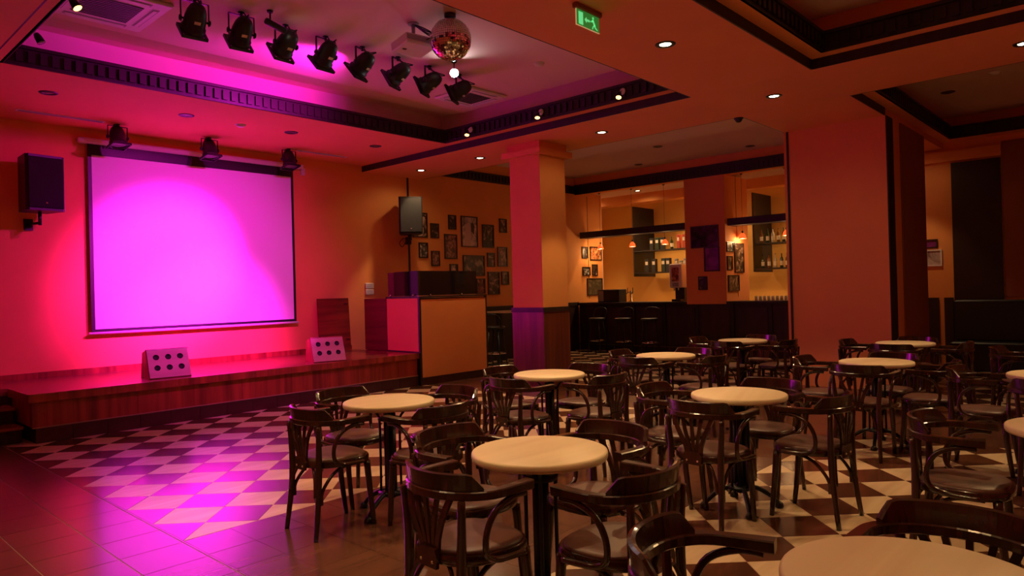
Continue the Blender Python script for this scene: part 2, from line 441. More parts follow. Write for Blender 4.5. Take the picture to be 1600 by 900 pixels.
dentil('x', 1.6, 7.175, 2.39, -1)
dentil('x', 8.815, 13.15, 2.43, -1)
dentil('y', -1.0, 2.43, 13.15, -1)
dentil('x', 8.663, 13.45, YW, -1, 3.72, 3.90)
dentil('y', 3.9, YW, 13.45, -1, 3.70, 3.93)
# bar bulkhead and bar ceiling
cbx = sbox('ceiling_bar', WHITEC, 13.65, 3.9, 3.78, 16.2, 11.6, 3.9)
sbox('wall_bar_bulkhead', PAINT, 13.45, 3.9, 3.70, 13.65, YW, ZC)
pbox('bar_beam', PAINT, cbx, 15.0, 3.9, 3.56, 15.35, 11.6, 3.779)

# ------------------------------------------------------------------ pier on the right
pier = sbox('wall_pier', SOFF, 10.05, 2.57, 0, 12.0, 3.90, ZB)
pbox('corner_strip', DARKT, pier, 10.038, 3.83, 0.0, 10.0495, 3.86, ZB)
pbox('edge_trim', DARKT, pier, 10.05, 2.556, 0.0, 10.34, 2.5695, ZB)
pbox('brown_panel', BROWN, pier, 10.70, 2.548, 0.0, 12.0, 2.5695, ZB)
# right-hand wall details
pbox('brown_panel', BROWN, wall_right, 13.42, YMIN+0.01, 1.14, 13.4495, 1.78, ZB)
dr = struct(box('door_1', mat('dark door', (0.022, 0.006, 0.006), 0.5), 13.40, 1.80, 0.0, 13.4495, 2.47, 3.35))
pbox('lintel', PAINT, wall_right, 13.36, 1.78, 3.38, 13.4495, 3.89, 3.55)
for y0, y1 in ((2.49, 2.62), (2.70, 3.85)): pbox('wainscot', BAR, wall_right, 13.41, y0, 0.0, 13.4495, y1, 1.14)

# ------------------------------------------------------------------ square column
col = struct(thing('column', 'square column', 'column', (8.015, 6.81, 0)))
del col['label']; del col['category']
hs = 0.292
MB().box(-hs, -hs, 1.19, hs, hs, 3.42).build('shaft', PAINT, col)
MB().box(-hs-0.085, -hs-0.085, 3.405, hs+0.085, hs+0.085, 3.49).box(-hs-0.02, -hs-0.02, 3.49, hs+0.02, hs+0.02, ZB-0.001).build('capital', PAINT, col)
MB().box(-hs-0.012, -hs-0.012, 0.0, hs+0.012, hs+0.012, 1.12).build('cladding', WAINS, col)
MB().box(-hs-0.022, -hs-0.022, 1.12, hs+0.022, hs+0.022, 1.19).build('dado_rail', DARKT, col)

# ------------------------------------------------------------------ stage
ST = 0.51; SY = 8.50
stage = thing('stage', 'low stage clad in red wood below the projection screen', 'stage', (4.5, SY, 0))
def spart(name, m, *c): return to_local(box(name, m, *c), stage)
spart('stage_core', BAR, 1.96, SY+0.06, 0.0, 7.02, YW-0.002, ST-0.075)
spart('stage_core', BAR, XMIN+0.02, 9.34, 0.0, 1.96, YW-0.002, ST-0.075)
n = 8
for i in range(n):
    y0 = SY-0.0+i*(YW-0.02-SY)/n; y1 = SY+(i+1)*(YW-0.02-SY)/n-0.004
    spart('floor_board', STAGEF, 1.918 if y0 < 9.30 else XMIN+0.02, y0, ST-0.075, 7.03, y1, ST)
spart('nosing', STAGEW, 1.905, SY-0.022, ST-0.085, 7.03, SY-0.001, ST+0.001)
spart('nosing', STAGEW, 1.895, SY-0.022, ST-0.085, 1.917, 9.33, ST+0.001)
xs = [1.935, 2.95, 4.18, 5.41, 6.30, 7.02]
for a, b in zip(xs, xs[1:]): spart('cladding_panel', STAGEW, a, SY+0.015, 0.165, b-0.004, SY+0.05, ST-0.085)
spart('cladding_panel', STAGEW, 1.935, SY+0.05, 0.165, 1.96, 9.33, ST-0.085)
k = 0; x = 1.96
while x < 7.0:
    x1 = min(x+0.335, 7.02); spart('plinth_tile', PLINTH, x, SY+0.0, 0.001, x1-0.004, SY+0.05, 0.155); x = x1
spart('plinth_cap', mat('plinth edge', (0.35, 0.2, 0.12), 0.4), 1.93, SY-0.005, 0.155, 7.02, SY+0.05, 0.165)
x = XMIN+0.03
for x0, x1 in ((-1.2, 0.0), (0.0, 1.2), (1.2, 2.4), (2.4, 3.6), (3.6, 4.8), (4.8, 6.0), (6.0, 7.0)):
    spart('skirting', STAGEW, x0, YW-0.02, ST+0.0005, x1-0.003, YW-0.001, ST+0.075)
# small steps at the stage's left end
steps = thing('stage_steps', 'two small wooden steps at the left end of the stage', 'steps', (1.3, 8.9, 0))
def stp(name, m, *c): return to_local(box(name, m, *c), steps)
for z0, z1, y0 in ((0.001, 0.17, 8.70), (0.001, 0.34, 9.02)):
    stp('riser', BAR, 0.5, y0, z0, 1.88, 9.32, z1-0.03); stp('tread', STAGEF, 0.5, y0-0.03, z1-0.03, 1.89, 9.32 if z1 > .2 else 9.02, z1)

# ------------------------------------------------------------------ projection screen
scr = thing('projection_screen', 'large pull-down projection screen on the stage wall', 'screen', (4.45, YW, 1.05))
def spz(name, m, *c): return to_local(box(name, m, *c), scr)
spz('cloth', SCREENM, 3.03, YW-0.070, 1.085, 5.885, YW-0.066, 3.36)
spz('border', BLACK, 2.985, YW-0.073, 1.05, 3.03, YW-0.064, 3.50)
spz('border', BLACK, 5.885, YW-0.073, 1.05, 5.925, YW-0.064, 3.50)
spz('border', BLACK, 3.03, YW-0.073, 1.05, 5.885, YW-0.064, 1.085)
spz('border', BLACK, 3.03, YW-0.073, 3.36, 5.885, YW-0.064, 3.50)
bb = MB().lathe([(0.018, -1.50), (0.018, 1.50)], 12, RT('Y', PI/2, (4.455, YW-0.069, 1.030))).build('weight_bar', WHITEP); to_local(bb, scr)
hb = MB().bbox(2.875, YW-0.11, 3.50, 6.06, YW-0.002, 3.575, 0.02).build('housing', WHITEP); to_local(hb, scr)
spz('end_cap', WHITEP, 6.06, YW-0.10, 3.505, 6.10, YW-0.002, 3.57)
tag(box('wall_switch', WHITEP, 6.10, YW-0.03, 3.42, 6.17, YW-0.001, 3.53), 'small pale wall socket right of the screen housing', 'socket')

# ------------------------------------------------------------------ wall loudspeakers
def loudspeaker(loc, rz, label, w=0.42, h=0.66, d=0.38):
    t = thing('loudspeaker', label, 'loudspeaker', loc, rz)   # local -Y is the front
    b = MB().prism([(-w/2, -d/2+.03), (-w/2+.03, -d/2), (w/2-.03, -d/2), (w/2, -d/2+.03), (w/2*.72, d/2), (-w/2*.72, d/2)], 0, h)
    b.build('cabinet', BLACK, t)
    MB().bbox(-w/2+.022, -d/2-.014, .03, w/2-.022, -d/2+.002, h-.03, .01).build('grille', GRILLE, t)
    MB().lathe([(0.012, 0), (0.012, 0.004), (0, 0.005)], 12, RT('X', PI/2, (0, -d/2-.013, .09))).build('badge', CHROME, t)
    return t
ls = loudspeaker((2.375, 9.90, 2.545), math.radians(8), 'black loudspeaker on the wall left of the projection screen')
MB().lathe([(0.02, -0.16), (0.02, 0.005)], 10).tube([(0, 0, -0.13), (0, 0.34, -0.13)], 0.016).box(-0.05, 0.325, -0.2, 0.05, 0.335, -0.06).build('bracket', BLACKM, ls)
ls = loudspeaker((8.04, 9.86, 2.50), math.radians(-33), 'black loudspeaker on a bracket above the wood-panelled booth')
MB().box(-0.05, 0.30, -0.15, 0.05, 0.42, -0.02).tube([(0, 0.0, -0.06), (0, 0.36, -0.06)], 0.02).lathe([(0.03, -0.1), (0.03, 0.004)], 10).build('bracket', BLACKM, ls)
c = spline([(0, 0.2, 0.0), (-0.05, 0.24, -0.10), (-0.12, 0.25, -0.2), (-0.17, 0.25, -0.14), (-0.12, 0.25, -0.06), (-0.03, 0.27, -0.04)], 5)
MB().tube(c, 0.006, 6).build('cable', BLACK, ls)

# ------------------------------------------------------------------ booth
booth = thing('booth', 'panelled booth with an orange front at the end of the stage', 'booth', (7.78, 9.1, 0))
def bp(name, m, *c): return to_local(box(name, m, *c), booth)
bp('body', DARKT, 7.06, 8.48, 0.0, 8.50, 9.88, 1.36)
bp('front_panel', PAINT, 7.075, 8.462, 0.125, 8.50, 8.479, 1.345)
bp('corner_post', DARKT, 7.036, 8.458, 0.0, 7.073, 8.495, 1.37)
bp('corner_post', DARKT, 8.502, 8.458, 0.0, 8.53, 8.495, 1.37)
bp('side_panel', mat('booth side paint', (0.80, 0.30, 0.09), 0.7), 7.045, 8.497, 0.53, 7.0595, 9.29, 1.365)
bp('side_board', wood('dark red board', (0.10, 0.016, 0.010), (0.20, 0.035, 0.018), 0.35, 'Y', 7), 7.04, 9.30, 0.515, 7.0595, 9.90, 1.372)
bp('worktop', DARKT, 7.03, 8.45, 1.372, 8.53, 9.30, 1.395)
x = 7.06
while x < 8.5: x1 = min(x+0.335, 8.51); bp('plinth_tile', PLINTH, x, 8.466, 0.001, x1-0.004, 8.4795, 0.122); x = x1
hood = thing('equipment_hood', 'glossy black acrylic hood standing on the booth top', 'hood', (7.75, 8.9, 1.395))
def hp(name, m, *c): return to_local(box(name, m, *c), hood)
hp('front_pane', GLOSSBLACK, 7.08, 8.53, 1.4065, 8.36, 8.545, 1.795)
hp('side_pane', GLOSSBLACK, 7.08, 8.546, 1.4065, 7.095, 9.12, 1.795)
hp('side_pane', mat('hood dark red edge', (0.10, 0.012, 0.02), 0.3), 7.08, 9.135, 1.4065, 7.095, 9.29, 1.79)
hp('side_pane', GLOSSBLACK, 8.345, 8.546, 1.4065, 8.36, 9.29, 1.795)
hp('base_strip', CHROME, 7.075, 8.526, 1.3955, 8.365, 8.548, 1.406)
for kx, ky in ((7.32, 8.515), (8.0, 8.515)): to_local(MB().lathe([(0.012, 0), (0.016, 0.012), (0.01, 0.03), (0, 0.034)], 10, RT('Z', 0, (kx, ky, 1.3955))).build('knob', CHROME), hood)
for ky in (8.62, 9.2): to_local(MB().lathe([(0.014, 0), (0.018, 0.014), (0.01, 0.035), (0, 0.04)], 10, RT('Z', 0, (7.06, ky, 1.3955))).build('knob', CHROME), hood)
# leaning board with hinges
bd = thing('leaning_board', 'dark red wooden board leaning against the stage wall', 'board', (6.60, 10.12, ST+0.001))
R = RT('X', -0.06)
MB().box(-0.30, -0.011, 0, 0.30, 0.011, 0.885, R).build('panel', wood('board grain', (0.09, 0.012, 0.008), (0.26, 0.035, 0.016), 0.35, 'X', 9), bd)
for z in (0.19, 0.79): MB().box(0.20, -0.018, z-0.012, 0.29, -0.0115, z+0.012, R).lathe([(0.018, -0.02), (0.018, -0.011)], 10, R @ RT('X', PI/2, (0.23, -0.03, z))).build('hinge', CHROME, bd)
# wall grilles near the booth
for z, lab in ((1.60, 'upper'), (1.49, 'lower')):
    g = thing('wall_plate', 'small white plate on the wall behind the booth, %s of two' % lab, 'wall plate', (7.40, YW, z))
    MB().bbox(-0.085, -0.022, -0.048, 0.085, -0.001, 0.048, 0.006).build('cover', WHITEP, g)
    for i in range(4): MB().box(-0.065, -0.024, -0.03+i*0.018, 0.065, -0.0222, -0.024+i*0.018).build('slot', GREYP, g)
# wedge speaker boxes
def wedge(loc, rz, label):
    t = thing('wedge_box', label, 'speaker box', loc, rz)
    W = 0.47; Rm = Matrix(((0,0,1,0),(1,0,0,0),(0,1,0,0),(0,0,0,1)))
    MB().prism([(-0.19, 0.0), (0.19, 0.0), (0.12, 0.30), (-0.035, 0.335)], -W/2, W/2, Rm).build('cabinet', STAGEW, t)
    a = math.atan2(0.155, 0.335); Rf = Matrix.Translation((0, -0.19, 0.0)) @ Matrix.Rotation(-a, 4, 'X')
    MB().box(-W/2+.004, -0.016, 0.006, W/2-.004, -0.002, 0.366, Rf).build('front_board', PALEBOARD, t)
    MB().box(-W/2-.004, -0.018, 0.362, W/2+.004, 0.01, 0.374, Rf).build('top_edge', STAGEW, t)
    for i in range(3):
        for j in range(2):
            MB().lathe([(0.035, 0.0), (0.035, 0.003), (0.030, 0.003), (0.030, 0.001), (0, 0.001)], 18, Rf @ RT('X', PI/2, ((i-1)*0.135, -0.0155, 0.13+j*0.135))).build('hole', HOLE, t)
    return t
wedge((3.41, 8.90, ST+0.001), math.radians(-6), 'wedge box with six round holes below the centre of the screen')
wedge((5.57, 8.80, ST+0.001), math.radians(-14), 'wedge box with six round holes near the booth')

# ------------------------------------------------------------------ chairs
def make_chair():
    t = thing('bentwood_armchair', 'x', 'chair')
    def outline(k, dy=0.0):
        out = []
        for i in range(28):
            a = 2*PI*i/28; c_, s_ = math.cos(a), math.sin(a)
            x = 0.208*math.copysign(abs(c_)**0.78, c_); y = 0.205*math.copysign(abs(s_)**0.78, s_)
            x *= 1.0 + 0.10*(y/0.205)
            out.append((x*k, y*k+dy))
        return out
    # seat rim and pad
    b = MB(); o0 = outline(1.0); o1 = outline(0.975)
    n = len(o0); vs = [(x, y, 0.408) for x, y in o1]+[(x, y, 0.414) for x, y in o0]+[(x, y, 0.440) for x, y in o0]+[(x, y, 0.447) for x, y in o1]
    fs = [tuple(reversed(range(n))), tuple(range(3*n, 4*n))]
    b.add(vs, fs); off = 0
    b.add(vs, [(k*n+i, k*n+(i+1)%n, (k+1)*n+(i+1)%n, (k+1)*n+i) for k in range(3) for i in range(n)], True)
    b.build('seat_rim', CHAIRW, t)
    b = MB(); vs = []; prof = [(0.925, 0.4475), (0.915, 0.455), (0.86, 0.462), (0.62, 0.466), (0.3, 0.467)]
    for k, z in prof: vs += [(x, y, z) for x, y in outline(k)]
    vs.append((0, 0, 0.467)); fs = [(k*n+i, k*n+(i+1)%n, (k+1)*n+(i+1)%n, (k+1)*n+i) for k in range(len(prof)-1) for i in range(n)]
    fs += [((len(prof)-1)*n+i, (len(prof)-1)*n+(i+1)%n, len(prof)*n) for i in range(n)]
    b.add(vs, fs, True).build('seat_pad', VINYL, t)
    # legs
    for s in (-1, 1):
        MB().tube(spline([(s*0.160, 0.150, 0.409), (s*0.168, 0.160, 0.25), (s*0.165, 0.190, 0.0)], 3), [0.021, .0205, .020, .019, .0175, .016, .0145], 10).build('leg', CHAIRW, t)
        rl = spline([(s*0.182, -0.190, 0.668), (s*0.172, -0.184, 0.55), (s*0.164, -0.182, 0.44), (s*0.166, -0.190, 0.26), (s*0.180, -0.222, 0.0)], 3)
        MB().tube(rl, [0.015, .0155, .016, .017, .018, .019, .020, .020, .019, .018, .017, .0155, .014], 10).build('leg', CHAIRW, t)
        # bent C scroll under the arm
        sc = spline([(s*0.236, 0.085, 0.655), (s*0.240, 0.01, 0.655), (s*0.240, -0.075, 0.620), (s*0.236, -0.118, 0.545), (s*0.232, -0.115, 0.468), (s*0.222, -0.06, 0.432), (s*0.222, 0.02, 0.424), (s*0.226, 0.09, 0.424)], 4)
        MB().tube(sc, 0.0125, 8).build('arm_scroll', CHAIRW, t)
        # bent brace below the seat and its foot block
        br = spline([(s*0.155, 0.10, 0.402), (s*0.158, -0.01, 0.398), (s*0.160, -0.09, 0.362), (s*0.164, -0.155, 0.290), (s*0.166, -0.178, 0.225)], 4)
        MB().tube(br, 0.0105, 8).box(s*0.166-0.013, -0.192, 0.20, s*0.166+0.013, -0.166, 0.262).build('brace', CHAIRW, t)
        br = spline([(s*0.06, -0.165, 0.404), (s*0.10, -0.180, 0.385), (s*0.135, -0.195, 0.32), (s*0.150, -0.205, 0.245)], 4)
        MB().tube(br, 0.009, 8).build('brace', CHAIRW, t)
    # arm rail: one bent hoop, front tips to the back
    path = []
    for i in range(25):
        a = PI*(i/24); path.append((0.236*math.cos(a), -0.03-0.190*math.sin(a), 0.684))
    path = [(0.230, 0.118, 0.684), (0.235, 0.04, 0.684)] + path + [(-0.235, 0.04, 0.684), (-0.230, 0.118, 0.684)]
    hw, hh = 0.021, 0.0165
    sec = [(-hw, -hh+.004), (-hw+.004, -hh), (hw-.004, -hh), (hw, -hh+.004), (hw, hh-.004), (hw-.004, hh), (-hw+.004, hh), (-hw, hh-.004)]
    MB().sweep(path, sec, up=(0, 0, 1), scale=[1.18, 1.05]+[1.0]*25+[1.05, 1.18]).build('arm_rail', CHAIRW, t)
    # crest plate standing on the back of the rail, corners cut
    b = MB(); N = 22; a0, a1 = math.radians(205), math.radians(335); rows = []
    for i in range(N+1):
        u = i/N; a = a0+(a1-a0)*u; e = min(u, 1-u)*((a1-a0)*0.22)
        top = 0.714+0.054*min(1, e/0.05); lean = 0.014; zb = 0.7003
        for r_, z_ in ((0, zb), (0, top-0.004), (-0.011, top), (-0.022, top-0.004), (-0.022, zb)):
            k = lean*(z_-zb)/0.1
            rows.append(((0.248+r_+k)*math.cos(a), -0.03+(0.202+r_+k)*math.sin(a), z_))
    m5 = 5
    fs = [(i*m5+j, i*m5+(j+1)%m5, (i+1)*m5+(j+1)%m5, (i+1)*m5+j) for i in range(N) for j in range(m5)]
    fs += [tuple(reversed(range(m5))), tuple(N*m5+j for j in range(m5))]
    b.add(rows, fs).build('crest', CHAIRW, t)
    # fan of slats and its bracket
    for i, f in enumerate((-1, -0.5, 0, 0.5, 1)):
        xt = f*0.125; xb = f*0.042
        pth = spline([(xb, -0.196, 0.425), (xb*1.25, -0.203, 0.50), (xt*0.78, -0.212, 0.60), (xt, -0.219+0.022*abs(f), 0.670)], 3)
        w_ = 0.0125 if abs(f) == 1 else 0.010
        MB().sweep(pth, [(-w_, -.006), (w_, -.006), (w_, .006), (-w_, .006)], up=(0, 1, 0)).build('slat', CHAIRW, t)
    MB().prism([(-0.058, 0.395), (-0.062, 0.44), (-0.05, 0.468), (0.05, 0.468), (0.062, 0.44), (0.058, 0.395)], -0.0075, 0.0075, Matrix.Translation((0, -0.2125, 0)) @ Matrix.Rotation(PI/2, 4, 'X')).build('slat_bracket', CHAIRW, t)
    for x in (-0.035, 0.035): MB().lathe([(0.007, 0), (0.005, 0.004), (0, 0.005)], 8, RT('X', PI/2, (x, -0.219, 0.418))).build('screw', BRASS, t)
    return t
def make_table():
    t = thing('round_table', 'x', 'table')
    MB().lathe([(0.0, 0.703), (0.285, 0.703), (0.297, 0.707), (0.300, 0.716), (0.300, 0.729), (0.297, 0.736), (0.288, 0.740), (0.0, 0.740)], 48, cap=False).build('table_top', TOPM, t)
    cl = MB().lathe([(0.034, 0.10), (0.040, 0.15), (0.022, 0.17), (0.022, 0.60), (0.040, 0.62), (0.040, 0.66), (0.03, 0.7025)], 14)
    for i in range(4): cl.lathe([(0.017, 0.14), (0.017, 0.63)], 10, Matrix.Rotation(i*PI/2, 4, 'Z') @ Matrix.Translation((0.027, 0, 0)))
    cl.build('column', IRON, t)
    MB().lathe([(0.045, 0.118), (0.085, 0.122), (0.085, 0.140), (0.045, 0.144)], 16).build('collar', IRON, t)
    MB().lathe([(0.03, 0.605), (0.078, 0.610), (0.078, 0.626), (0.03, 0.630)], 16).build('collar', IRON, t)
    for i in range(4):
        a = PI/4+i*PI/2; R = Matrix.Rotation(a, 4, 'Z')
        q = [R @ Vector(p) for p in spline([(0.068, 0, 0.13), (0.066, 0, 0.40), (0.068, 0, 0.60), (0.085, 0, 0.65), (0.125, 0, 0.685), (0.17, 0, 0.699)], 3)]
        MB().tube(q, 0.0085, 8).build('rod', IRON, t)
        R = Matrix.Rotation(i*PI/2+0.35, 4, 'Z')
        q = [R @ Vector(p) for p in spline([(0.03, 0, 0.135), (0.10, 0, 0.125), (0.17, 0, 0.085), (0.215, 0, 0.045), (0.232, 0, 0.018)], 4)]
        f = MB().tube(q, [0.016]*8+[0.015]*4+[0.014]*5, 8); f.lathe([(0.026, 0.0), (0.028, 0.01), (0.022, 0.03), (0.012, 0.038)], 12, R @ Matrix.Translation((0.236, 0, 0)))
        f.build('foot', IRON, t)
    return t
SIDES = ('near left', 'far left', 'far right', 'near right')
TAB = [
 ('the round table closest to the stage', (2.852, 3.762), [(-.40, .07), (.03, .45), (.42, -.05), (-.01, -.40)]),
 ('the round table at front centre', (2.342, 2.02), [(-.385, .05), (0, .45), (.41, 0), (-.06, -.44)]),
 ('the round table in front of the column', (4.545, 3.79), [(-.41, -.05), (-.03, .40), (.41, -.02), (.05, -.435)]),
 ('the round table next behind the column table', (6.404, 3.766), [(-.41, .0), (0, .41), (.40, -.03), (-.06, -.43)]),
 ('the round table right of front centre', (4.329, 2.017), [(-.39, 0), (-.08, .43), (.42, .02), (.12, -.41)]),
 ('the round table before the orange pier', (6.693, 1.84), [(-.43, -.02), (-.1, .43), (.38, 0), (.02, -.40)]),
 ('the distant round table nearest the bar', (8.547, 3.911), [(-.42, -.05), (-.08, .43), (.41, 0), (-.03, -.45)]),
 ('the distant round table beside the pier', (8.843, 2.124), [(-.43, 0), (-.1, .43), (.40, 0), (-.04, -.43)]),
 ('the cropped round table in the bottom right corner', (1.838, .434), [None, (-.10, .44, .3), (.38, 0), None]),
 ('the cropped round table at the right edge, nearest', (4.15, .27), [None, (-.12, .45), None, None]),
 ('the cropped round table at the right edge, middle', (6.33, .55), [(-.45, -.02), (-.03, .44), None, None]),
 ('the cropped round table at the right edge, farthest', (8.36, .58), [(-.43, 0), (-.05, .43), None, None]),
]
BASE = (-PI/2, PI, PI/2, 0.0)
chair0 = make_chair(); table0 = make_table(); first = [True, True]
for name, (tx, ty), seats in TAB:
    t = table0 if first[1] else copy_tree(table0); first[1] = False
    t.location = (tx, ty, 0.0005); t.rotation_euler = (0, 0, random.uniform(-0.3, 0.3))
    tag(t, 'pale ' + name.replace('the ', '', 1) + ', black iron base' , 'table', 'pale round bistro tables')
    for side, s, rz in zip(SIDES, seats, BASE):
        if s is None: continue
        c = chair0 if first[0] else copy_tree(chair0); first[0] = False
        c.location = (tx+s[0], ty+s[1], 0.0005); c.rotation_euler = (0, 0, rz+(s[2] if len(s) > 2 else random.uniform(-0.07, 0.07)))
        tag(c, 'bentwood armchair, %s of %s' % (side, name), 'chair', 'bentwood armchairs around the tables')

# ------------------------------------------------------------------ recessed downlights and ceiling discs
RING = MB().lathe([(0.050, -0.001), (0.060, -0.008), (0.086, -0.007), (0.092, -0.0005)], 24, cap=False).mesh('ring'); RING.materials.append(BLACKM)
def lens_mesh(m):
    me = MB().lathe([(0.0, -0.006), (0.030, -0.005), (0.052, -0.002)], 20, cap=False).mesh('lens'); me.materials.append(m); return me
LENS_ON, LENS_OFF = lens_mesh(LAMPW), lens_mesh(LENSOFF)
def downlight(x, y, z, on, label, power=None, size=72):
    t = thing('downlight', label, 'downlight', (x, y, z))
    linkm('ring', RING, t); linkm('lens', LENS_ON if on else LENS_OFF, t)
    if on:
        l = spot('downlight_beam', (x, y, z-0.02), (x, y, 0), power or P_DOWN, WARMW, size, 0.35, 0.05)
        spot('downlight_spill', (x, y, z-0.025), (x, y, 0), (power or P_DOWN)*0.09, WARMW, 165, 0.5, 0.05)
DL = [(8.0, 9.47, 'lit downlight in the beam nearest the stage wall'), (8.0, 8.0, 'lit downlight in the beam left of the column'),
      (8.0, 5.61, 'lit downlight in the beam right of the column'), (8.0, 3.20, 'lit downlight where the two orange beams cross'),
      (8.0, 0.86, 'lit downlight in the beam at the right picture edge'), (5.55, 3.18, 'lit downlight nearest the green exit sign')]
for x, y, lab in DL: downlight(x, y, ZB, True, lab)
downlight(12.72, 2.98, ZB, True, 'lit downlight hidden behind the orange pier', 40)
downlight(3.10, 3.18, ZB, True, 'lit downlight in the beam above the nearest tables')
downlight(0.65, 3.18, ZB, True, 'lit downlight in the beam beside the camera')
downlight(8.0, -1.5, ZB, True, 'lit downlight in the beam outside the right picture edge')
for x, lab in ((2.195, 'unlit downlight above the left wall loudspeaker'), (3.65, 'unlit downlight above the left half of the screen'),
               (5.064, 'unlit downlight above the right half of the screen'), (6.475, 'unlit downlight right of the projection screen')):
    downlight(x, 8.715, ZL, False, lab)
for x, y, z, lab in ((11.675, 6.908, ZC, 'unlit downlight in the bar-side ceiling, nearest'), (13.03, 8.20, ZC, 'unlit downlight in the bar-side ceiling, far left'),
               (13.03, 5.70, ZC, 'unlit downlight in the bar-side ceiling, far right'), (11.566, 2.139, ZC, 'unlit downlight in the dark ceiling at far right')):
    downlight(x, y, z, False, lab)
def disc(x, y, z, label):
    t = thing('smoke_detector', label, 'smoke detector', (x, y, z))
    MB().lathe([(0.0, -0.035), (0.03, -0.034), (0.052, -0.022), (0.058, -0.0005)], 20, cap=False).build('cover', WHITEP, t)
    MB().lathe([(0.058, -0.008), (0.066, -0.006), (0.068, -0.0005)], 20, cap=False).build('base', WHITEP, t)
disc(4.355, 8.744, ZL, 'round white detector on the soffit above the screen')
disc(6.30, 5.283, ZC, 'round white detector on the raised ceiling right of the mirror ball')
disc(10.94, 1.49, ZC, 'round detector on the dark ceiling at far right')
def vent(x0, x1, y, label):
    t = thing('slot_vent', label, 'vent', ((x0+x1)/2, y, ZL)); L = (x1-x0)/2
    MB().box(-L, -0.04, -0.008, L, 0.04, -0.0005).build('frame', WHITEP, t)
    for k in (-0.02, 0.0, 0.02): MB().box(-L+.02, k-0.005, -0.010, L-.02, k+0.005, -0.0082).build('slot', GREYP, t)
vent(2.11, 3.04, 9.70, 'long slot vent on the soffit left of the screen')
vent(5.75, 6.62, 9.72, 'long slot vent on the soffit right of the screen')
def cassette(cx, cy, h, label):
    t = thing('ceiling_air_conditioner', label, 'air conditioner', (cx, cy, ZC))
    MB().bbox(-h, -h, -0.035, h, h, -0.0005, 0.012).build('panel', WHITEP, t)
    g = MB().box(-h*.56, -h*.56, -0.037, h*.56, h*.56, -0.0355).build('grille', GREYP, t)
    for i in range(12):
        y = -h*.52+i*h*1.04/11; MB().box(-h*.54, y-0.008, -0.0445, h*.54, y+0.004, -0.0375).build('louvre', mat('grille bar', (0.10, 0.09, 0.09), 0.5), g)
    for a in range(4):
        R = Matrix.Rotation(a*PI/2, 4, 'Z')
        MB().box(-h*.62, h*.70, -0.0385, h*.62, h*.84, -0.0355, R).build('air_flap', GREYP, t)
        MB().box(-h*.58, h*.73, -0.044, h*.58, h*.81, -0.039, R).build('air_flap', WHITEP, t)
cassette(2.20, 6.87, 0.42, 'white ceiling air conditioner in the top left corner')
cassette(6.65, 6.80, 0.35, 'white ceiling air conditioner behind the mirror ball')

# ------------------------------------------------------------------ stage lamps
def par(x, y, z, d, label, drop=0.20, lit=None):
    t = thing('stage_lamp', label, 'stage lamp', (x, y, z), 0)
    d = Vector(d).normalized(); yaw = math.atan2(-d.x, d.y)
    Rz = Matrix.Rotation(yaw, 4, 'Z')
    # yoke
    MB().sweep([Rz @ Vector(p) for p in ((-0.118, 0, -drop-0.03), (-0.118, 0, -0.03), (0.118, 0, -0.03), (0.118, 0, -drop-0.03))], [(-.004, -.011), (.004, -.011), (.004, .011), (-.004, .011)], up=(d.y*0+math.sin(-yaw), math.cos(yaw), 0.001)).build('yoke', BLACKM, t)
    MB().lathe([(0.012, -0.045), (0.012, -0.01), (0.03, -0.01), (0.03, -0.0005)], 10).build('clamp', BLACKM, t)
    q = d.to_track_quat('-Z', 'Y').to_matrix().to_4x4(); B = Matrix.Translation((0, 0, -drop)) @ q
    MB().lathe([(0.0, 0.150), (0.045, 0.146), (0.066, 0.125), (0.082, 0.085), (0.092, 0.03), (0.095, -0.06), (0.105, -0.062), (0.105, -0.115), (0.098, -0.116), (0.09, -0.10)], 20, B, cap=False).build('can', BLACK, t)
    g = MB()
    for a in range(4):
        R = B @ Matrix.Rotation(a*PI/2, 4, 'Z'); g.box(-0.112, 0.100, -0.128, 0.112, 0.112, -0.100, R)
    g.build('gel_frame', BLACKM, t)
    MB().lathe([(0.0, -0.098), (0.092, -0.096)], 20, B, cap=False).build('lens', LENSM if lit else LENSOFF, t)
    for s in (-1, 1):
        MB().lathe([(0.010, 0.0), (0.010, 0.018), (0.024, 0.018), (0.026, 0.032), (0.01, 0.036)], 10, Matrix.Translation((0, 0, -drop)) @ Rz @ RT('Y', s*PI/2) @ Matrix.Translation((0, 0, 0.098))).build('knob', BLACK, t)
    MB().box(-0.030, -0.0965, 0.005, 0.022, -0.0935, 0.032, B).build('sticker', PAPER, t)
    c = spline([B @ Vector((0, 0, 0.145)), B @ Vector((0.0, -0.03, 0.20)), Rz @ Vector((0.05, -0.03, -0.05)), Rz @ Vector((0.03, 0, -0.004))], 4)
    MB().tube(c, 0.006, 6).build('cable', BLACK, t)
    return Vector((x, y, z-drop)) + d*0.14
ORD = ('leftmost', 'second from left', 'third from left', 'fourth from left', 'fifth from left', 'sixth from left', 'seventh from left', 'rightmost, half behind the bright pin spot')
aims = [(3.0, 9.2, 0.9), (3.4, 9.4, 0.9), (3.2, 10.2, 1.0), (3.7, 9.6, 0.7), (3.2, 9.8, 0.9), (3.4, 10.25, 1.4), (3.55, 10.25, 1.9), (3.8, 10.25, 1.9)]
heads = []
for i, (px, a) in enumerate(zip((2.70, 3.13, 3.58, 4.03, 4.48, 4.96, 5.42, 5.90), aims)):
    p0 = Vector((px, 6.22, 3.91)); d = Vector(a)-p0
    heads.append(par(px, 6.22, ZC, d, 'black stage lamp in the ceiling row, ' + ORD[i], 0.19, lit=i in (3, 5, 6)))
